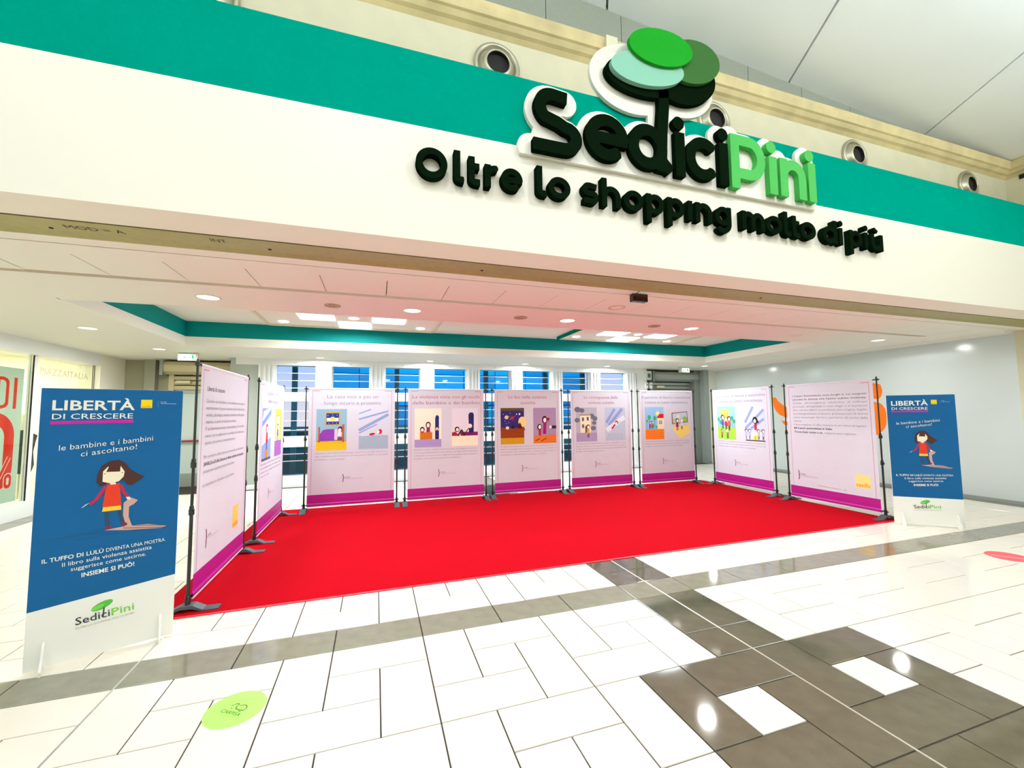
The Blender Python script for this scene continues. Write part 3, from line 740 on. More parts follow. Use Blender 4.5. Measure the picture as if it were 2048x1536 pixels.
# clear tape along the front edge
MB().box((CX0+.2, CY0-.010, .0006), (7.15, CY0+.012, .0076), mat('clear_tape', 'd22a3a', .3)).build('edge_tape', car)

# ================================================================== BANNERS
PK = 'c8305a'
def person(p, x, z, h, hair, dress, face='f8efe4'):
    """little printed figure, feet at (x, z)"""
    p.L([(x-.05*h, z), (x-.04*h, z+.35*h)], .05*h, '333333'); p.L([(x+.05*h, z), (x+.04*h, z+.35*h)], .05*h, '333333')
    p.P([(x-.14*h, z+.3*h), (x+.14*h, z+.3*h), (x+.09*h, z+.68*h), (x-.09*h, z+.68*h)], dress)
    p.E(x, z+.82*h, .17*h, .18*h, hair, 0, 12); p.E(x+.02*h, z+.79*h, .11*h, .13*h, face, 0, 12)
def pic_bed(p):
    p.R(.165,1.0,.48,.70,'8fb9cc'); p.R(.165,1.0,.48,.16,'f2cc2a')
    for k in range(6): p.L([(.17,1.02+.024*k),(.40,1.03+.022*k),(.64,1.015+.024*k)], .004, 'c99a18')
    p.R(.30,1.42,.24,.23,'c9a54a'); p.R(.32,1.44,.20,.19,'2c3a8c'); p.R(.325,1.49,.19,.06,'f4f0dc'); p.E(.42,1.535,.04,.035,'f3e07a')
    for a, b_ in ((.345,1.59),(.42,1.60),(.49,1.595),(.36,1.46),(.42,1.465),(.48,1.46)): p.E(a,b_,.006,.006,'ffffff',0,6)
    p.R(.20,1.14,.025,.26,'b9523a'); p.P([(.225,1.17),(.225,1.28),(.27,1.345),(.34,1.36),(.45,1.36),(.45,1.17)], '8a3fae'); p.R(.45,1.18,.05,.175,'d9c8e4')
    p.P([(.50,1.24),(.56,1.24),(.57,1.36),(.52,1.39)], 'f4f1ec'); p.E(.545,1.355,.042,.05,'4a2b1c'); p.E(.535,1.34,.026,.032,'fbf3ea'); p.R(.50,1.17,.075,.05,'7a4a2c'); p.R(.575,1.14,.03,.30,'b9523a')
    p.L([(.17,1.16),(.64,1.165)], .006, '7c3068')
def pic_water(p, x0=.84):
    p.R(x0,1.0,.49,.70,'cfd9e6'); p.R(x0,1.0,.49,.24,'a9bfd0')
    for a, b_, c, d, w_ in ((.0,1.62,.2,1.69,.02),(.0,1.52,.49,1.66,.028),(.0,1.33,.49,1.60,.05),(.0,1.28,.3,1.43,.02)): p.L([(x0+a,b_),(x0+c,d)], w_, '8fa2d4')
    for k in range(7): p.L([(x0+.01,1.03+.03*k),(x0+.25,1.04+.03*k),(x0+.48,1.025+.03*k)], .004, '8aa6bd')
    p.L([(x0+.04,1.235),(x0+.17,1.245)], .01, 'f2efe8'); p.E(x0+.22,1.26,.05,.02,'b8243a',8); p.E(x0+.35,1.30,.035,.045,'c8203a',-10); p.E(x0+.325,1.295,.018,.028,'fbf3ea')
def pic_tower(p):
    p.R(.165,1.0,.48,.70,'cfdcf2'); p.P([(.165,1.70),(.165,1.45),(.645,1.62),(.645,1.70)], '7e9cdc'); p.P([(.165,1.0),(.165,1.2),(.645,1.3),(.645,1.0)], '8fa8dc')
    p.P([(.22,1.66),(.5,1.70),(.645,1.70),(.165,1.52)], 'e8eefa'); person(p,.42,1.13,.36,'c8203a','c8203a'); p.R(.34,1.03,.14,.11,'d98c3a'); p.P([(.165,1.0),(.645,1.0),(.645,1.03),(.165,1.03)], '555a6c')
def pic_mirror(p):
    p.R(.90,1.0,.43,.70,'e4e05a'); p.R(.99,1.2,.20,.40,'8a8a6a'); p.R(1.0,1.21,.18,.38,'c8d2e0'); person(p,1.08,1.22,.26,'2c2030','5a3a50'); p.R(.90,1.0,.43,.22,'a86ac0'); p.R(.90,1.215,.43,.006,'5a2a60')
def pic_door(p):
    p.R(.165,1.0,.48,.70,'fbf2dc'); p.R(.165,1.0,.48,.14,'a99ad0'); p.P([(.53,1.14),(.53,1.52),(.545,1.57),(.575,1.58),(.60,1.55),(.60,1.14)], '252a6c'); p.E(.565,1.33,.02,.025,'f6e8dc'); p.R(.515,1.30,.085,.03,'d8b070')
    p.R(.26,1.14,.22,.13,'d07a22')
    for k in range(7): p.L([(.275+.03*k,1.15),(.275+.03*k,1.26)], .005, '9a4e10')
    p.P([(.37,1.27),(.44,1.27),(.435,1.36),(.38,1.36)], '9c1f62'); p.E(.405,1.40,.045,.06,'4a2418'); p.E(.405,1.395,.026,.04,'fbf3ea'); p.E(.30,1.32,.042,.05,'4a2418'); p.E(.30,1.31,.026,.032,'fbf3ea'); p.E(.30,1.275,.035,.012,'a82030')
def pic_kneel(p):
    p.R(.84,1.0,.49,.70,'e2e0ec'); p.R(.84,1.0,.49,.19,'fbf0d4'); p.R(1.0,1.19,.33,.07,'7c1f5c'); p.P([(1.16,1.24),(1.15,1.58),(1.175,1.62),(1.235,1.62),(1.255,1.58),(1.25,1.24)], '26285e')
    p.E(1.18,1.37,.04,.04,'f6e8dc'); p.P([(.84,1.19),(.98,1.19),(.90,1.27),(.84,1.25)], 'a02038'); p.E(.935,1.31,.045,.05,'3c1c14'); p.E(.94,1.305,.026,.03,'fbf3ea')
    p.L([(.95,1.19),(1.02,1.30),(1.08,1.19)], .03, '4a2418'); p.L([(1.07,1.22),(1.16,1.33)], .015, '4a2418')
def pic_space(p):
    p.R(.165,1.0,.48,.70,'6b5240'); p.R(.165,1.30,.48,.34,'352a6c'); p.R(.165,1.0,.48,.13,'c99a1c'); p.R(.165,1.12,.48,.17,'8a3c14')
    for k in range(5): p.E(.21+.10*k,1.28,.052,.045,'8a3c14')
    p.E(.285,1.52,.038,.038,'d9d0a0'); p.L([(.23,1.50),(.34,1.54)], .008, 'c8b470'); p.E(.40,1.50,.036,.036,'b02030'); p.L([(.34,1.47),(.47,1.55)], .008, 'e04050'); p.E(.49,1.58,.012,.012,'f4f0ff'); p.E(.55,1.58,.018,.018,'f4f0ff'); p.E(.61,1.43,.085,.10,'f0d68c')
    for a, b_ in ((.22,1.58),(.25,1.45),(.33,1.42),(.28,1.40),(.36,1.60)): p.E(a,b_,.006,.006,'ffffff',0,6)
    p.E(.30,1.315,.035,.03,'e6e0ee'); p.E(.41,1.33,.04,.035,'2a2440'); p.P([(.50,1.30),(.61,1.30),(.58,1.38),(.555,1.42),(.53,1.38)], '4c1c10'); p.R(.165,1.64,.48,.06,'5c4a38')
def pic_rose(p):
    p.R(.84,1.0,.49,.70,'a691b4'); p.P([(.84,1.0),(1.33,1.0),(1.33,1.17),(.84,1.14)], 'd9762a'); p.L([(.88,1.05),(.98,1.09)], .014, '5c2010'); p.L([(1.0,1.04),(1.12,1.10)], .014, '5c2010')
    p.E(1.08,1.46,.055,.08,'4a1418'); p.E(1.085,1.455,.032,.045,'fbf3ea'); p.P([(1.04,1.18),(1.11,1.18),(1.12,1.41),(1.05,1.41)], '9a1f66'); p.E(.97,1.32,.05,.06,'2a1218'); p.E(.975,1.32,.03,.04,'fbf3ea'); p.P([(.955,1.15),(1.0,1.15),(1.005,1.27),(.95,1.27)], 'b0243a')
    p.E(1.16,1.475,.028,.032,'9c1c34'); p.L([(1.165,1.45),(1.17,1.30)], .006, '2c5a34'); p.R(1.18,1.29,.05,.055,'f6efe8'); p.R(1.23,1.285,.10,.06,'3a2c48')
def pic_house(p):
    p.R(.165,1.0,.48,.70,'b6b9c8'); p.R(.165,1.0,.48,.18,'a99cc0'); 
    for a, b_, r in ((.2,1.66,.07),(.30,1.64,.06),(.19,1.44,.06),(.52,1.52,.07),(.60,1.47,.06),(.56,1.27,.06),(.58,1.38,.05)): p.E(a,b_,r,r*.8,'6e7282')
    p.P([(.26,1.18),(.26,1.54),(.50,1.56),(.50,1.18)], 'efe9c8'); p.R(.245,1.535,.27,.02,'8a8468')
    for a, b_ in ((.30,1.42),(.41,1.43),(.30,1.28)): p.R(a,b_,.045,.075,'5c5c68')
    p.R(.37,1.18,.08,.14,'6c5c54'); person(p,.44,1.08,.27,'4a3424','c9b060')
def pic_dive(p):
    p.R(.84,1.0,.49,.70,'b9c9dc')
    for a, b_, c, d, w_ in ((.84,1.38,1.10,1.70,.06),(.90,1.32,1.28,1.70,.07),(.84,1.22,1.33,1.52,.10)): p.L([(a+.03,b_),(c-.02,d-.03)], w_, '8f9fd6' if w_ < .1 else 'dfe8f2')
    for k in range(7): p.L([(.87+.06*k,1.01),(.95+.05*k,1.16)], .006, '86a4bd')
    p.L([(.93,1.17),(1.03,1.30)], .012, 'f4ece4'); p.L([(1.0,1.25),(1.08,1.34)], .035, 'b01f38'); p.E(1.115,1.38,.038,.04,'c8203a'); p.E(1.11,1.365,.022,.024,'fbf3ea'); p.L([(1.13,1.35),(1.23,1.40)], .008, '6f9aac')
def pic_garden(p):
    p.R(.165,1.0,.48,.70,'94c4ea'); p.R(.165,1.0,.48,.22,'f4802a')
    for k in range(4): p.L([(.18,1.05+.04*k),(.62,1.06+.04*k)], .004, 'b85818')
    p.E(.49,1.56,.05,.05,'f8ee90'); p.P([(.48,1.22),(.645,1.22),(.645,1.47),(.48,1.47)], 'f6e6bc'); p.P([(.46,1.46),(.645,1.46),(.645,1.55),(.53,1.55)], 'd01c2c'); p.R(.52,1.33,.08,.07,'6a4a3a'); p.R(.53,1.34,.06,.05,'9fc4d8')
    for a, b_, r in ((.27,1.48,.05),(.41,1.46,.045),(.21,1.40,.03),(.36,1.29,.04),(.45,1.27,.025)): p.L([(a,1.22),(a,b_)], .006, '2f7a4c'); p.E(a,b_,r*.8,r,'2fae6c')
    person(p,.28,1.23,.16,'3a2018','b02048'); person(p,.335,1.24,.16,'3a2018','8f6ab0')
def pic_room(p):
    p.P([(.86,1.24),(1.32,1.30),(1.33,1.12),(1.06,1.0)], 'f4dc78'); p.P([(.86,1.32),(.86,1.57),(1.28,1.60),(1.29,1.36)], '8f3428'); p.P([(.88,1.335),(.88,1.555),(1.265,1.585),(1.272,1.372)], 'bcd6ea')
    p.E(1.03,1.49,.035,.045,'f4ea9c'); p.P([(1.12,1.36),(1.27,1.372),(1.27,1.46),(1.20,1.50),(1.14,1.45)], '8fc25c'); p.R(.885,1.34,.05,.10,'b8cc5c'); person(p,1.0,1.18,.27,'2c1a14','b01f38'); person(p,1.12,1.20,.25,'c8c8a8','d8dce8')
def pic_family(p):
    p.R(.165,1.0,.48,.70,'9fcbea'); p.R(.165,1.0,.48,.26,'a4dc4c'); p.R(.26,1.36,.22,.27,'f8e878'); p.R(.24,1.62,.26,.015,'e0c050')
    for a in (.29,.36,.43): p.R(a,1.44,.035,.12,'e8c43c')
    for a, b_ in ((.20,1.42),(.25,1.36),(.56,1.45),(.61,1.38)): p.L([(a,1.24),(a,b_)], .006, '3a8a6c'); p.E(a,b_,.032,.045,'3fae7c')
    person(p,.31,1.22,.30,'3a241a','6a5ab0'); person(p,.40,1.20,.28,'c9a070','d0285a'); person(p,.48,1.19,.30,'2c1c18','e0642c'); person(p,.28,1.03,.18,'3a241a','e0702c'); person(p,.43,1.02,.20,'f0d8c0','8a8088')
def pic_podium(p):
    p.R(.87,1.0,.47,.70,'cfd9f0'); 
    for a, b_, c, d in ((.87,1.36,1.10,1.68),(.87,1.24,1.34,1.62),(1.0,1.24,1.34,1.44)): p.L([(a+.01,b_),(c-.02,d)], .05, '8fa6e0')
    p.R(.88,1.0,.45,.02,'2c2c34'); p.P([(.87,1.02),(1.34,1.02),(1.34,1.2),(.87,1.14)], 'e6eaf6'); p.R(1.07,1.02,.10,.09,'f4d84c'); p.T('1',1.105,1.035,.07,'222222')
    for a in (.90,.98,1.19,1.29): person(p,a,1.03,.21,'4a3c58','b9bcd8')
    p.R(1.10,1.22,.05,.14,'c0283c'); p.E(1.12,1.41,.055,.07,'2a1a14'); p.E(1.115,1.395,.03,.04,'fbf3ea'); p.P([(1.15,1.37),(1.21,1.36),(1.16,1.45)], '2a1a14')
PARA = {
 3: ['Niente è mai stato come questo posto in cui ogni bambina e', 'ogni bambino può muoversi con sicurezza e fiducia e nel quale', 'soddisfare i suoi bisogni.'],
 4: ['Quando si subisce violenza domestica, fisica, psicologica, economica...', 'tra le mura domestiche e una donna con figli, spesso bambine', 'e bambini si trovano loro malgrado ad assistere alla violenza e', 'assistita: una crescente tensione in famiglia.'],
 5: ['Gli episodi di violenza sono spesso alternati da pentimento vero o', 'affettuosi atteggiamenti seduzioni che tendono a limitare la', 'responsabilità  del  maltrattante  e  possono  disorientare  o', 'destabilizzare ulteriormente le bambine e i bambini.'],
 6: ['Le conseguenze della violenza assistita dai bambini e dalle', 'bambine, nella loro crescita possono che avvertire nel tempo e', 'disagi, aumento, la scuola e l\'adattamento relazionale del', 'bambini, con conseguenze più gravi.'],
 7: ['Percorrere un percorso nella vita. D.i.Re e nella rete Casa Rifugio', 'bambine e bambini insieme, possono trovare accoglienza e', 'sostegno durante il percorso di uscita dalla violenza.'],
 8: ['Le bambine e i bambini possono sperimentare nel percorso', 'all\'interno della rete, nuove opportunità di loro risorse, che', 'possano aiutare a riscoprire il senso di autonomia.']}
def banner(n, x, y, rz, label, W=1.5):
    """two black poles W apart; local x runs left to right as seen, front is -y"""
    t = thing('banner_stand', label, 'banner', (x, y, .0035), rz, 'exhibition banner stands around the red carpet'); H = 2.045
    for px in (0, W):
        b = MB().tube((px,0,.02), (px,0,.80), .0135, M_BLACK, n=12).tube((px,0,.80), (px,0,1.20), .0115, M_BLACK, n=12).tube((px,0,1.20), (px,0,2.075), .0095, M_BLACK, n=12); b.build('pole', t, smooth=False)
        for zz in (.81, 1.20):
            MB().lathe((px,0,zz-.035), (0,0,1), [(.012,0),(.021,.004),(.021,.05),(.017,.055),(.017,.075),(.011,.08)], M_BLACK, 14).tube((px,0,zz-.005), (px+.03,0,zz-.005), .008, M_BLACK, n=8).build('clamp', t)
        MB().lathe((px,0,2.05), (0,0,1), [(.011,-.02),(.018,-.015),(.018,.012),(.012,.018),(.008,.04),(.001,.045)], M_BLACK, 12).build('finial', t)
        # bent flat foot, long way across the banner
        prof = [(-.23,.004),(-.23,.012),(-.12,.014),(-.045,.055),(.045,.055),(.12,.014),(.23,.012),(.23,.004),(.11,.004),(.04,.03),(-.04,.03),(-.11,.004)]
        MB().prism(prof, 'x', px-.045, px+.045, M_FOOT).build('foot', t)
        MB().tube((px,0,.05), (px,0,.13), .02, M_BLACK, n=12).build('foot_socket', t)
    sgn = {1: 1, 2: 1}.get(n, 1)
    MB().tube((-.035,0,H), (W+.035,0,H), .009, M_BLACK, n=10).build('crossbar', t)
    MB().tube((-.035,0,.105), (W+.035,0,.105), .009, M_BLACK, n=10).build('crossbar', t)
    # fabric: flat sheet with a round pocket at top and bottom
    f = MB(); xs = [.045+(W-.09)*k/10 for k in range(11)]
    prof = [(-.004+.014*math.cos(q), H+.016*math.sin(q)-.0) for q in [math.radians(a) for a in (180,140,100,60,20,-20)]]
    lo = [(-.012, .135), (-.02, .115), (-.018, .095), (-.006, .083), (.008, .092), (.01, .11)]
    front = [(-.0145, H-.02)]+[(-.0145, z) for z in (1.5, 1.0, .5, .273)]
    path = prof[::-1]+front
    vs = [(xx, p[0], p[1]) for p in path for xx in xs]; nn = len(xs)
    f.add(vs, [(r*nn+c, (r+1)*nn+c, (r+1)*nn+c+1, r*nn+c+1) for r in range(len(path)-1) for c in range(nn-1)], M_FAB)
    lp_ = [(-.0145, .273), (-.0145, .19)]+lo
    vs = [(xx, p[0], p[1]) for p in lp_ for xx in xs]
    f.add(vs, [(r*nn+c, (r+1)*nn+c, (r+1)*nn+c+1, r*nn+c+1) for r in range(len(lp_)-1) for c in range(nn-1)], M_PURP)
    fo = f.build('fabric', t, smooth=False)
    MB().box((.05, -.018, .074), (W-.05, -.006, .085), M_FAB).build('hem', t)
    mp = lambda u, z, w_: (u, -.0148-w_, z)
    p = Print(mp, .0006)
    for u, v in ((.10, .22), (W-.10, W-.22)):
        p = Print(mp, .0006); p.L([(u,.275),(u,2.014)], .004, PK); p.L([(u,2.012),(v,2.012)], .006, PK); p.build('border_line', fo)
    TC = {2: '7d7396', 3: '857a96', 4: 'a83a60', 5: 'a83a60', 6: 'a84c6e', 7: '84769a', 8: '766b90'}
    TI = {2: ['Le donne e la violenza', 'dentro la famiglia'], 3: ['La casa non è più un', 'luogo sicuro e protetto'], 4: ['La violenza vista con gli occhi', 'delle bambine e dei bambini'], 5: ['Le fasi della violenza', 'assistita'],
          6: ['Le conseguenze della', 'violenza assistita'], 7: ['Il percorso di libertà e autonomia', 'insieme ai Centri antiviolenza'], 8: ['Il percorso di libertà e autonomia', 'insieme ai Centri antiviolenza']}
    lc = 'a8607c'
    def logo_mark(p, u, z):
        p.L([(u-.012,z+.06),(u,z+.055),(u+.002,z+.015),(u+.014,z),(u+.002,z-.015),(u,z-.06),(u-.012,z-.066)], .011, '7a1c34'); p.E(u-.03,z+.005,.004,.004,'7a1c34',0,6)
        p.T('D.i.Re', u+.035, z-.002, .032, '4a3a44'); p.L([(u+.035,z-.018),(u+.31,z-.018)], .0035, 'b07a8a')
    if n in TI:
        p = Print(mp, .0006)
        for k, (s_, z) in enumerate(zip(TI[n], (1.885, 1.775))):
            wd = {4: (1.24, 1.24), 7: (1.27, 1.13), 8: (1.25, 1.10), 3: (.83, .92), 5: (.80, .31), 6: (.80, .62), 2: (.74, .60)}[n][k]
            p.T(s_, W/2, z, .088, TC[n], width=wd, align='c', off=-.008)
        tag(p.build('printed_title', fo), kind='stuff')
        p = Print(mp, .0006)
        body = PARA.get(n, ['Da tempo è riconosciuta come forma', 'di maltrattamento che colpisce i figli,', 'anche se non vengono toccati, perché', 'vedono e ascoltano tutto.'])
        for k, s_ in enumerate(body):
            last = k == len(body)-1
            p.T(s_, .155, .945-.052*k, .034, '94848e', width=1.17 if not last else min(1.17, .0185*len(s_)), off=-.004)
        logo_mark(p, .60, .53); tag(p.build('printed_text', fo), kind='stuff')
        for fn in {2: (pic_tower, pic_mirror), 3: (pic_bed, pic_water), 4: (pic_door, pic_kneel), 5: (pic_space, pic_rose), 6: (pic_house, pic_dive), 7: (pic_garden, pic_room), 8: (pic_family, pic_podium)}[n]:
            p = Print(mp, .0006); fn(p); p.build('illustration', fo)
    elif n == 1:
        p = Print(mp, .0006)
        p.T('Libertà di crescere', .195, 1.83, .062, '3c3c40', width=.46)
        L1 = [('Quando una bambina o un bambino vive sotto il', 1.735, 1.15), ('maltrattamento di gestori attraverso atti di violenza fisica,', 1.672, 1.15), ('verbale, psicologica, sessuale, economica sulla propria', 1.61, 1.15), ('mamma, si parla di violenza assistita.', 1.548, .85),
              ('E\' un fenomeno ancora sottovalutato, che rende i', 1.485, 1.15), ('minori che la subiscono in condizioni di sofferenza', 1.422, 1.15), ('spesso non prese in considerazione.', 1.36, .84)]
        for s_, z, wd in L1: p.T(s_, .185, z-.012, .044, 'a19ca4', width=wd)
        p.T('Per provare a fare luce su un mondo e un futuro', .172, 1.225, .044, 'a19ca4', width=1.16)
        p.T('SAVILLS e D.i.Re Donne in Rete contro la violenza', .172, 1.16, .044, '26262a', width=1.16, off=.008)
        p.T('presentano questa mostra racconto.', .168, 1.095, .044, 'a19ca4', width=.86); p.T('Le bambine e i bambini ci guardano.', .168, .975, .044, 'a19ca4', width=.86)
        p.L([(.29,.59),(.305,.55),(.30,.525),(.315,.51),(.30,.495),(.305,.47),(.29,.42)], .011, '7a1c34'); p.T('D.i.Re', .34, .51, .032, '4a3a44'); p.L([(.34,.495),(.62,.495)], .0035, 'b07a8a')
        tag(p.build('printed_text', fo), kind='stuff')
        p = Print(mp, .0006); p.R(1.03,.40,.19,.235,'ffcf6a'); p.T('savills', 1.04, .415, .075, 'f07a1c', width=.17, off=.01); p.build('logo_square', fo)
    elif n == 9:
        p = Print(mp, .0006)
        L9 = [('I Centri Antiviolenza sono luoghi in cui vengono', 1.845, 1), ('accolte le donne che hanno subito violenza.', 1.785, 1), ('Grazie   all\'accoglienza  telefonica,  ai  colloqui', 1.722, 0), ('personali, all\'ospitalità in case rifugio e ai numerosi', 1.66, 0), ('altri servizi offerti (consulenza psicologica, legale,', 1.60, 0),
              ('accompagnamento al lavoro, prevenzione), le donne', 1.535, 0), ('sono sostenute nel loro percorso di uscita dalla', 1.472, 0)]
        for s_, z, bd in L9: p.T(s_, .165, z-.012, .046, '6a646e' if bd else 'a8a2ac', width=1.19, off=.004 if bd else 0)
        p.T('violenza.', .168, 1.397, .044, 'a8a2ac'); p.T('L\'associazione D.i.Re riunisce in un unico progetto', .168, 1.335, .044, 'a8a2ac', width=1.16)
        p.T('84 Centri antiviolenza in Italia.', .168, 1.272, .046, '3c383e', width=.66, off=.006); p.T('Trova il più vicino a te,', .168, 1.205, .046, '3c383e', width=.50, off=.006); p.T('regione per regione.', .70, 1.205, .044, 'a8a2ac', width=.48)
        p.L([(.20,.55),(.215,.52),(.21,.49),(.225,.475),(.21,.46),(.215,.42),(.20,.39)], .011, '7a1c34'); p.T('D.i.Re', .25, .478, .034, '4a3a44'); p.L([(.25,.458),(.54,.458)], .0035, 'b07a8a')
        p.L([(.53,.335),(.90,.325)], .006, 'b8a8b0'); p.T('D.i', .95, .315, .04, '9a7a88')
        tag(p.build('printed_text', fo), kind='stuff')
        p = Print(mp, .0006); p.R(1.12,.40,.21,.20,'ffe08a'); p.T('savills', 1.13, .415, .085, 'd9861c', width=.195, off=.01); p.build('logo_square', fo)
    return t
R90 = math.radians(90)
banner(1, -1.455, 4.216, R90, 'nearest left banner, all text, headed Libertà di crescere')
banner(2, -1.425, 6.07, R90, 'second left banner, seen steeply, with a blue and a yellow picture', 1.54)
banner(3, -1.115, 7.755, 0, 'banner titled La casa non è più un luogo sicuro e protetto, leftmost of the back row', 1.484)
banner(4, .507, 7.745, 0, 'banner titled La violenza vista con gli occhi delle bambine e dei bambini', 1.49)
banner(5, 2.128, 7.765, 0, 'banner titled Le fasi della violenza assistita, with the purple pictures', 1.462)
banner(6, 3.757, 7.80, 0, 'banner titled Le conseguenze della violenza assistita, with the grey house picture', 1.518)
banner(7, 5.393, 7.755, 0, 'rightmost banner of the back row, with garden and play room pictures', 1.48)
banner(8, 7.146, 7.50, -R90, 'far right-side banner with the family and podium pictures', 1.505)
banner(9, 7.12, 5.722, -R90, 'nearest right banner, mostly text with a yellow square logo', 1.493)

# ================================================================== TOTEM BOARDS
def board(x, y, rz, label, W, blz, brz):
    t = thing('display_board', label, 'display board', (x, y, 0), rz, 'blue printed display boards'); H = 1.80
    pn = MB().box((0, 0, .012), (W, .012, H), M_FOAM).build('panel', t)
    mp = lambda u, z, w_: (u, -w_, z)
    p = Print(mp, .0005)
    p.P([(0.001, blz), (W-.001, brz), (W-.001, H-.001), (0.001, H-.001)], M_BLUE); p.build('blue_print', pn)
    p = Print(mp, .0014); WH = 'eceadc'
    p.T('LIBERTÀ', .053, 1.655, .092, WH, width=.405, off=.02); p.T('DI CRESCERE', .055, 1.594, .052, WH, width=.395, off=.002)
    p.L([(.048,1.570),(.453,1.573)], .020, 'b01c84')
    p.R(.49,1.668,.062,.060,'f4c41c'); p.T('savills', .494,1.672,.02,'8a5a10', width=.052); p.L([(.585,1.675),(.585,1.72)], .002, '5c84a8'); p.L([(.60,1.702),(.69,1.699)], .0025, 'b4c8d8'); p.T('D.i.Re', .60,1.708,.014,'b4c8d8')
    p.T('le bambine e i bambini', .096, 1.385, .054, WH, width=.475, off=-.006, rot=5.5, shear=.1); p.T('ci ascoltano!', .20, 1.340, .052, WH, width=.285, off=-.006, rot=7, shear=.1)
    tag(p.build('printed_heading', pn), kind='stuff')
    p = Print(mp, .0014)
    p.T('IL TUFFO DI LULÙ', .052, .668, .037, WH, width=.285, off=.014, rot=2); p.T('DIVENTA UNA MOSTRA.', .35, .679, .035, WH, width=.315, rot=2)
    p.T('Il libro sulla violenza assistita', .144, .627, .037, WH, width=.445, rot=3); p.T('suggerisce come uscirne.', .185, .590, .037, WH, width=.375, rot=3); p.T('INSIEME SI PUÒ!', .237, .538, .040, WH, width=.262, off=.02, rot=3)
    tag(p.build('printed_text', pn), kind='stuff')
    # plain drawn child with hair in the wind, standing by a soft shadow
    p = Print(mp, .0014)
    for a, b_, c, d in ((.054,.804,.674,.881),(.12,.81,.60,.83),(.20,.79,.66,.80)): p.L([(a,b_),(c,d)], .0022, '1d3c58')
    p.P([(.335,.828),(.45,.838),(.56,.83),(.667,.80),(.64,.79),(.45,.808)], 'b98f80'); p.L([(.43,.825),(.67,.79)], .004, '4a3038'); p.L([(.48,.835),(.66,.805)], .003, '4a3038')
    p.P([(.425,1.0),(.46,1.035),(.50,1.01),(.48,.985),(.455,.97),(.455,.90),(.475,.835),(.44,.835),(.425,.90)], 'b9958a')
    p.L([(.34,.95),(.352,.84)], .022, '22364a'); p.L([(.405,.95),(.43,.85)], .022, '22364a'); p.P([(.335,.835),(.365,.835),(.37,.852),(.34,.852)], '6c1c2c'); p.P([(.42,.845),(.45,.842),(.448,.862),(.422,.862)], '6c1c2c')
    p.P([(.318,.955),(.415,.955),(.412,.985),(.322,.985)], 'e4b83c'); p.L([(.33,1.125),(.285,1.04),(.255,1.015)], .020, '8a2038'); p.P([(.255,1.025),(.225,1.0),(.215,.995),(.235,1.015)], 'f2ead8')
    p.P([(.318,.985),(.415,.985),(.405,1.08),(.40,1.14),(.335,1.14),(.328,1.08)], 'b8321e'); p.L([(.402,1.13),(.425,1.075),(.445,1.04)], .020, '8a2038'); p.P([(.435,1.04),(.455,1.04),(.462,1.02),(.445,1.02)], 'f2ead8')
    p.P([(.30,1.13),(.283,1.16),(.285,1.21),(.305,1.27),(.345,1.30),(.39,1.305),(.425,1.28),(.45,1.235),(.49,1.20),(.53,1.175),(.50,1.15),(.465,1.12),(.44,1.125),(.42,1.16),(.40,1.17),(.32,1.14)], '38201a')
    p.P([(.312,1.16),(.312,1.23),(.335,1.26),(.40,1.26),(.422,1.22),(.418,1.185),(.395,1.155),(.35,1.145)], 'f2e6cc'); p.P([(.328,1.225),(.345,1.275),(.40,1.27),(.398,1.222)], '38201a'); p.E(.322,1.213,.004,.003,'222222',0,6); p.E(.41,1.213,.004,.003,'222222',0,6); p.R(.352,1.135,.028,.014,'f2e6cc')
    p.build('illustration', pn)
    # small printed centre logo
    p = Print(mp, .0014)
    p.E(.345,.325,.056,.024,'4a9a3c',22); p.E(.325,.318,.032,.014,'6cb84c',22); p.L([(.355,.31),(.352,.245)], .008, '333c30')
    p.T('Sedici', .222, .232, .068, '2c3430', width=.165, rot=4, off=.008); p.T('Pini', .395, .243, .068, '6cb03c', width=.115, rot=4, off=.008); p.T('OLTRE LO SHOPPING MOLTO DI PIÙ', .222, .205, .018, 'a8ac90', width=.29, rot=3)
    p.build('printed_logo', pn)
    for u in (.085, W-.075):
        pr_ = [(-.10,.0),(.12,.0),(.12,.02),(.03,.06),(.0,.17),(-.012,.175),(-.03,.15),(-.06,.08),(-.10,.03)]
        MB().prism(pr_, 'x', u-.006, u+.006, M_FOAM).build('foot_fin', t)
board(-2.077, 3.539, math.atan2(.276, .675), 'near blue display board with a drawn girl, left of the carpet', .729, .376, .438)
board(6.934, 4.015, math.atan2(-.479, .572), 'far blue display board with a drawn girl, right of the carpet', .746, .385, .385)

# ================================================================== FLOOR STICKERS
def disc(name, x, y, r, m, label, cat):
    t = thing(name, label, cat, (x, y, 0)); MB().lathe((0,0,0), (0,0,1), [(r,.0003),(r,.0012),(.001,.0012)], m, 40).build('disc', t); return t
s1 = disc('floor_sticker', -.712, 2.765, .150, mat('lime_vinyl', 'a4de66', .4, spec=.2), 'round lime green shop sticker on the white tiles', 'floor sticker')
A = math.radians(0)
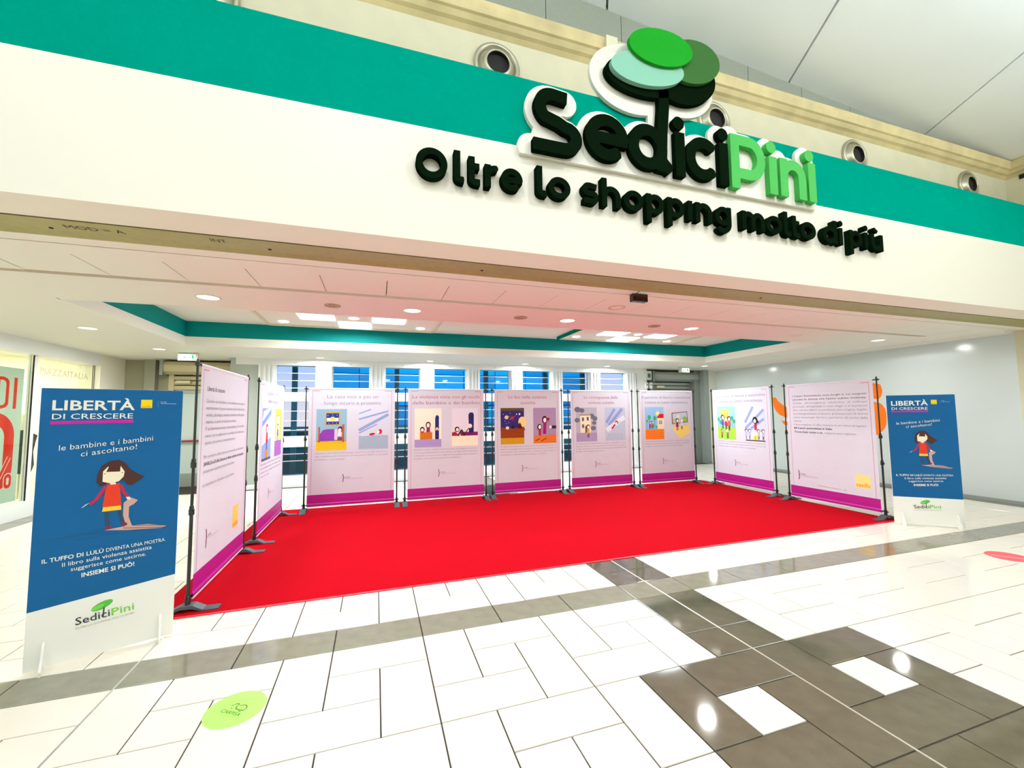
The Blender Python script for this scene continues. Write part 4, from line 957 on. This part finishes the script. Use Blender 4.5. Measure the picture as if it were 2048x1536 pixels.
# text plane: square frame measured on the floor, its baseline runs from (-.801,2.758) to (-.674,2.675)
o0 = Vector((-.801+.712, 2.758-2.765)); ex = Vector((.127, -.083)).normalized(); ey = Vector((.060, .092)).normalized()
fp = Print(lambda u, z, w_: (o0.x+ex.x*u+ey.x*z, o0.y+ex.y*u+ey.y*z, .0012+w_), .0002, .0001)
fp.L([(0,0),(.152,0),(.152,.115),(0,.115),(0,0)], .002, '8fcf3a'); fp.T('CARPISA', .012, .012, .034, '2f6a0a', width=.125, off=.008)
fp.L([(.035,.075),(.045,.09),(.06,.09),(.062,.07),(.072,.055),(.095,.052),(.125,.055),(.128,.07),(.118,.085),(.10,.092),(.085,.087),(.073,.08)], .005, '2f6a0a'); fp.L([(.035,.075),(.032,.065)], .005, '2f6a0a'); fp.L([(.045,.052),(.052,.050)], .005, '2f6a0a'); fp.L([(.10,.045),(.115,.045)], .005, '2f6a0a')
fp.build('sticker_print', s1)
s2 = disc('floor_sticker', 6.53, 2.75, .175, mat('red_vinyl', 'dc4452', .35), 'round red sticker with a pale bar on the floor at the far right', 'floor sticker')
fp = Print(lambda u, z, w_: (u, z, .0012+w_), .0002); fp.L([(-.10,.09),(.06,-.12)], .028, 'f0a4aa'); fp.build('sticker_print', s2)

# ================================================================== SMALL THINGS BY THE RIGHT SHUTTER
jb = thing('electrical_box', 'grey electrical box with a cable, left of the right shutter', 'electrical box', (7.75, YB-.002, 0))
MB().box((-.12,-.08,2.55), (.08,0,2.82), mat('pvc_grey', 'cfd6cc', .4)).build('case', jb, bevel=.006); MB().box((-.05,-.084,2.62), (.04,-.0805,2.74), mat('dark_window', '3a5048', .3)).build('meter_window', jb)
for q in (-.11, .03): MB().box((q,-.06,2.30), (q+.075,0,2.47), mat('switch_white', 'eef0ea', .4)).box((q+.025,-.075,2.39), (q+.05,-.0605,2.42), M_BLACK).build('key_switch', jb)
MB().tube((-.01,-.02,2.47), (-.01,-.02,2.55), .01, M_DARK, n=8).tube((.0,-.02,2.30), (.0,-.02,1.9), .008, M_DARK, n=8).build('cable', jb)
fx = thing('fire_extinguisher', 'dark red fire extinguisher between two banners, left of the right shutter', 'extinguisher', (7.60, YB-.14, 0))
MB().lathe((0,0,0), (0,0,1), [(.001,.62),(.075,.625),(.08,.66),(.08,1.12),(.06,1.18),(.02,1.21),(.02,1.26)], mat('extinguisher_red', '7a1c1c', .3), 20).build('body', fx, smooth=True)
MB().box((-.05,-.02,1.26), (.04,.02,1.30), M_BLACK).build('handle', fx); MB().box((-.02,.08,.7), (.02,.135,1.1), M_BLACK).build('bracket', fx)
sg = thing('wall_sign', 'small black sign above the fire extinguisher', 'sign', (7.62, YB-.004, 1.52)); MB().box((-.13,-.01,-.08), (.13,0,.06), M_BLACK).build('plate', sg)

# ================================================================== OUTSIDE THE WINDOWS
struct(box('ground_outside', (-25, 11.2, -.6), (35, 60, -.3), mat('asphalt', '5c6670', .9)))
bl = MB().box((-1.75, 15.2, -.3), (7.9, 15.5, 6.5), mat('blue_cladding_back', '0a5a8c', .5)); bld = thing('blue_building', 'blue panelled building outside behind the windows', 'building'); bl.build('wall', bld)
for k in range(8):
    for r in range(6):
        MB().box((-1.74+1.205*k, 15.13, -.28+1.1*r), (-1.74+1.205*k+1.18, 15.2, -.28+1.1*r+1.05), mat('blue_cladding' if (k+r) % 3 else 'blue_cladding_b', '06a4dc' if (k+r) % 3 else '0690c8', .5, spec=.1)).build('facade_panel', bld)
area('facade_fill', (3, 11.9, 6.2), 9, 1100, (.72, .9, 1), (math.radians(48), 0, 0), 'RECTANGLE', 1.0)  # added unseen lamp, brightens the blue building
pg = thing('steel_canopy', 'teal steel posts and beams just outside the windows', 'canopy', (0, 12.0, 0))
for x in (-2.0, .55, 3.1, 5.0, 6.3):
    MB().box((x-.06, -.06, -.3), (x+.06, .06, 3.3), mat('teal_steel', '0a7f92', .5)).build('post', pg)
for z in (3.25, 1.25): MB().box((-3.2, -.05, z), (7.8, .05, z+.14 if z > 2 else z+.06), MC['teal_steel']).build('beam', pg)
hd = thing('parapet', 'teal glass parapet outside, low behind the windows', 'parapet', (0, 12.9, 0))
for k in range(9): MB().box((-4.5+1.5*k, -.02, -.25), (-3.04+1.5*k, .02, 1.15), mat('teal_glass', '0d6f80', .2)).build('glass_panel', hd)
MB().box((-4.6, -.05, 1.16), (9, .05, 1.2), M_STEEL).build('handrail', hd)
def car_out(x, y, rz, label, first=None, col='3c78c8'):
    t = thing('car', label, 'car', (x, y, -.3), rz)
    body = [(-2.0,.35),(-1.95,.62),(-1.55,.80),(-.9,.88),(-.45,1.28),(.75,1.32),(1.45,.92),(1.95,.82),(2.05,.45),(1.9,.28),(-1.85,.26)]
    MB().prism(body, 'y', -.82, .82, mat('car_paint_'+col, col, .25, .3)).build('body', t, bevel=.05)
    MB().prism([(-.78,.90),(-.42,1.22),(.70,1.26),(1.25,.92)], 'y', -.835, .835, mat('car_glass', '1d2a33', .1)).build('window', t)
    for wx in (-1.3, 1.3):
        for wy in (-.78, .78): MB().tube((wx, wy-.1, .32), (wx, wy+.1, .32), .32, M_BLACK, n=20).build('wheel', t)
    MB().box((-2.03,-.7,.55), (-1.9,-.4,.68), M_OFF).build('headlight', t)
car_out(-.2, 13.95, .05, 'white and blue parked car seen low through the windows, left of the second back banner', col='dfe8f6')
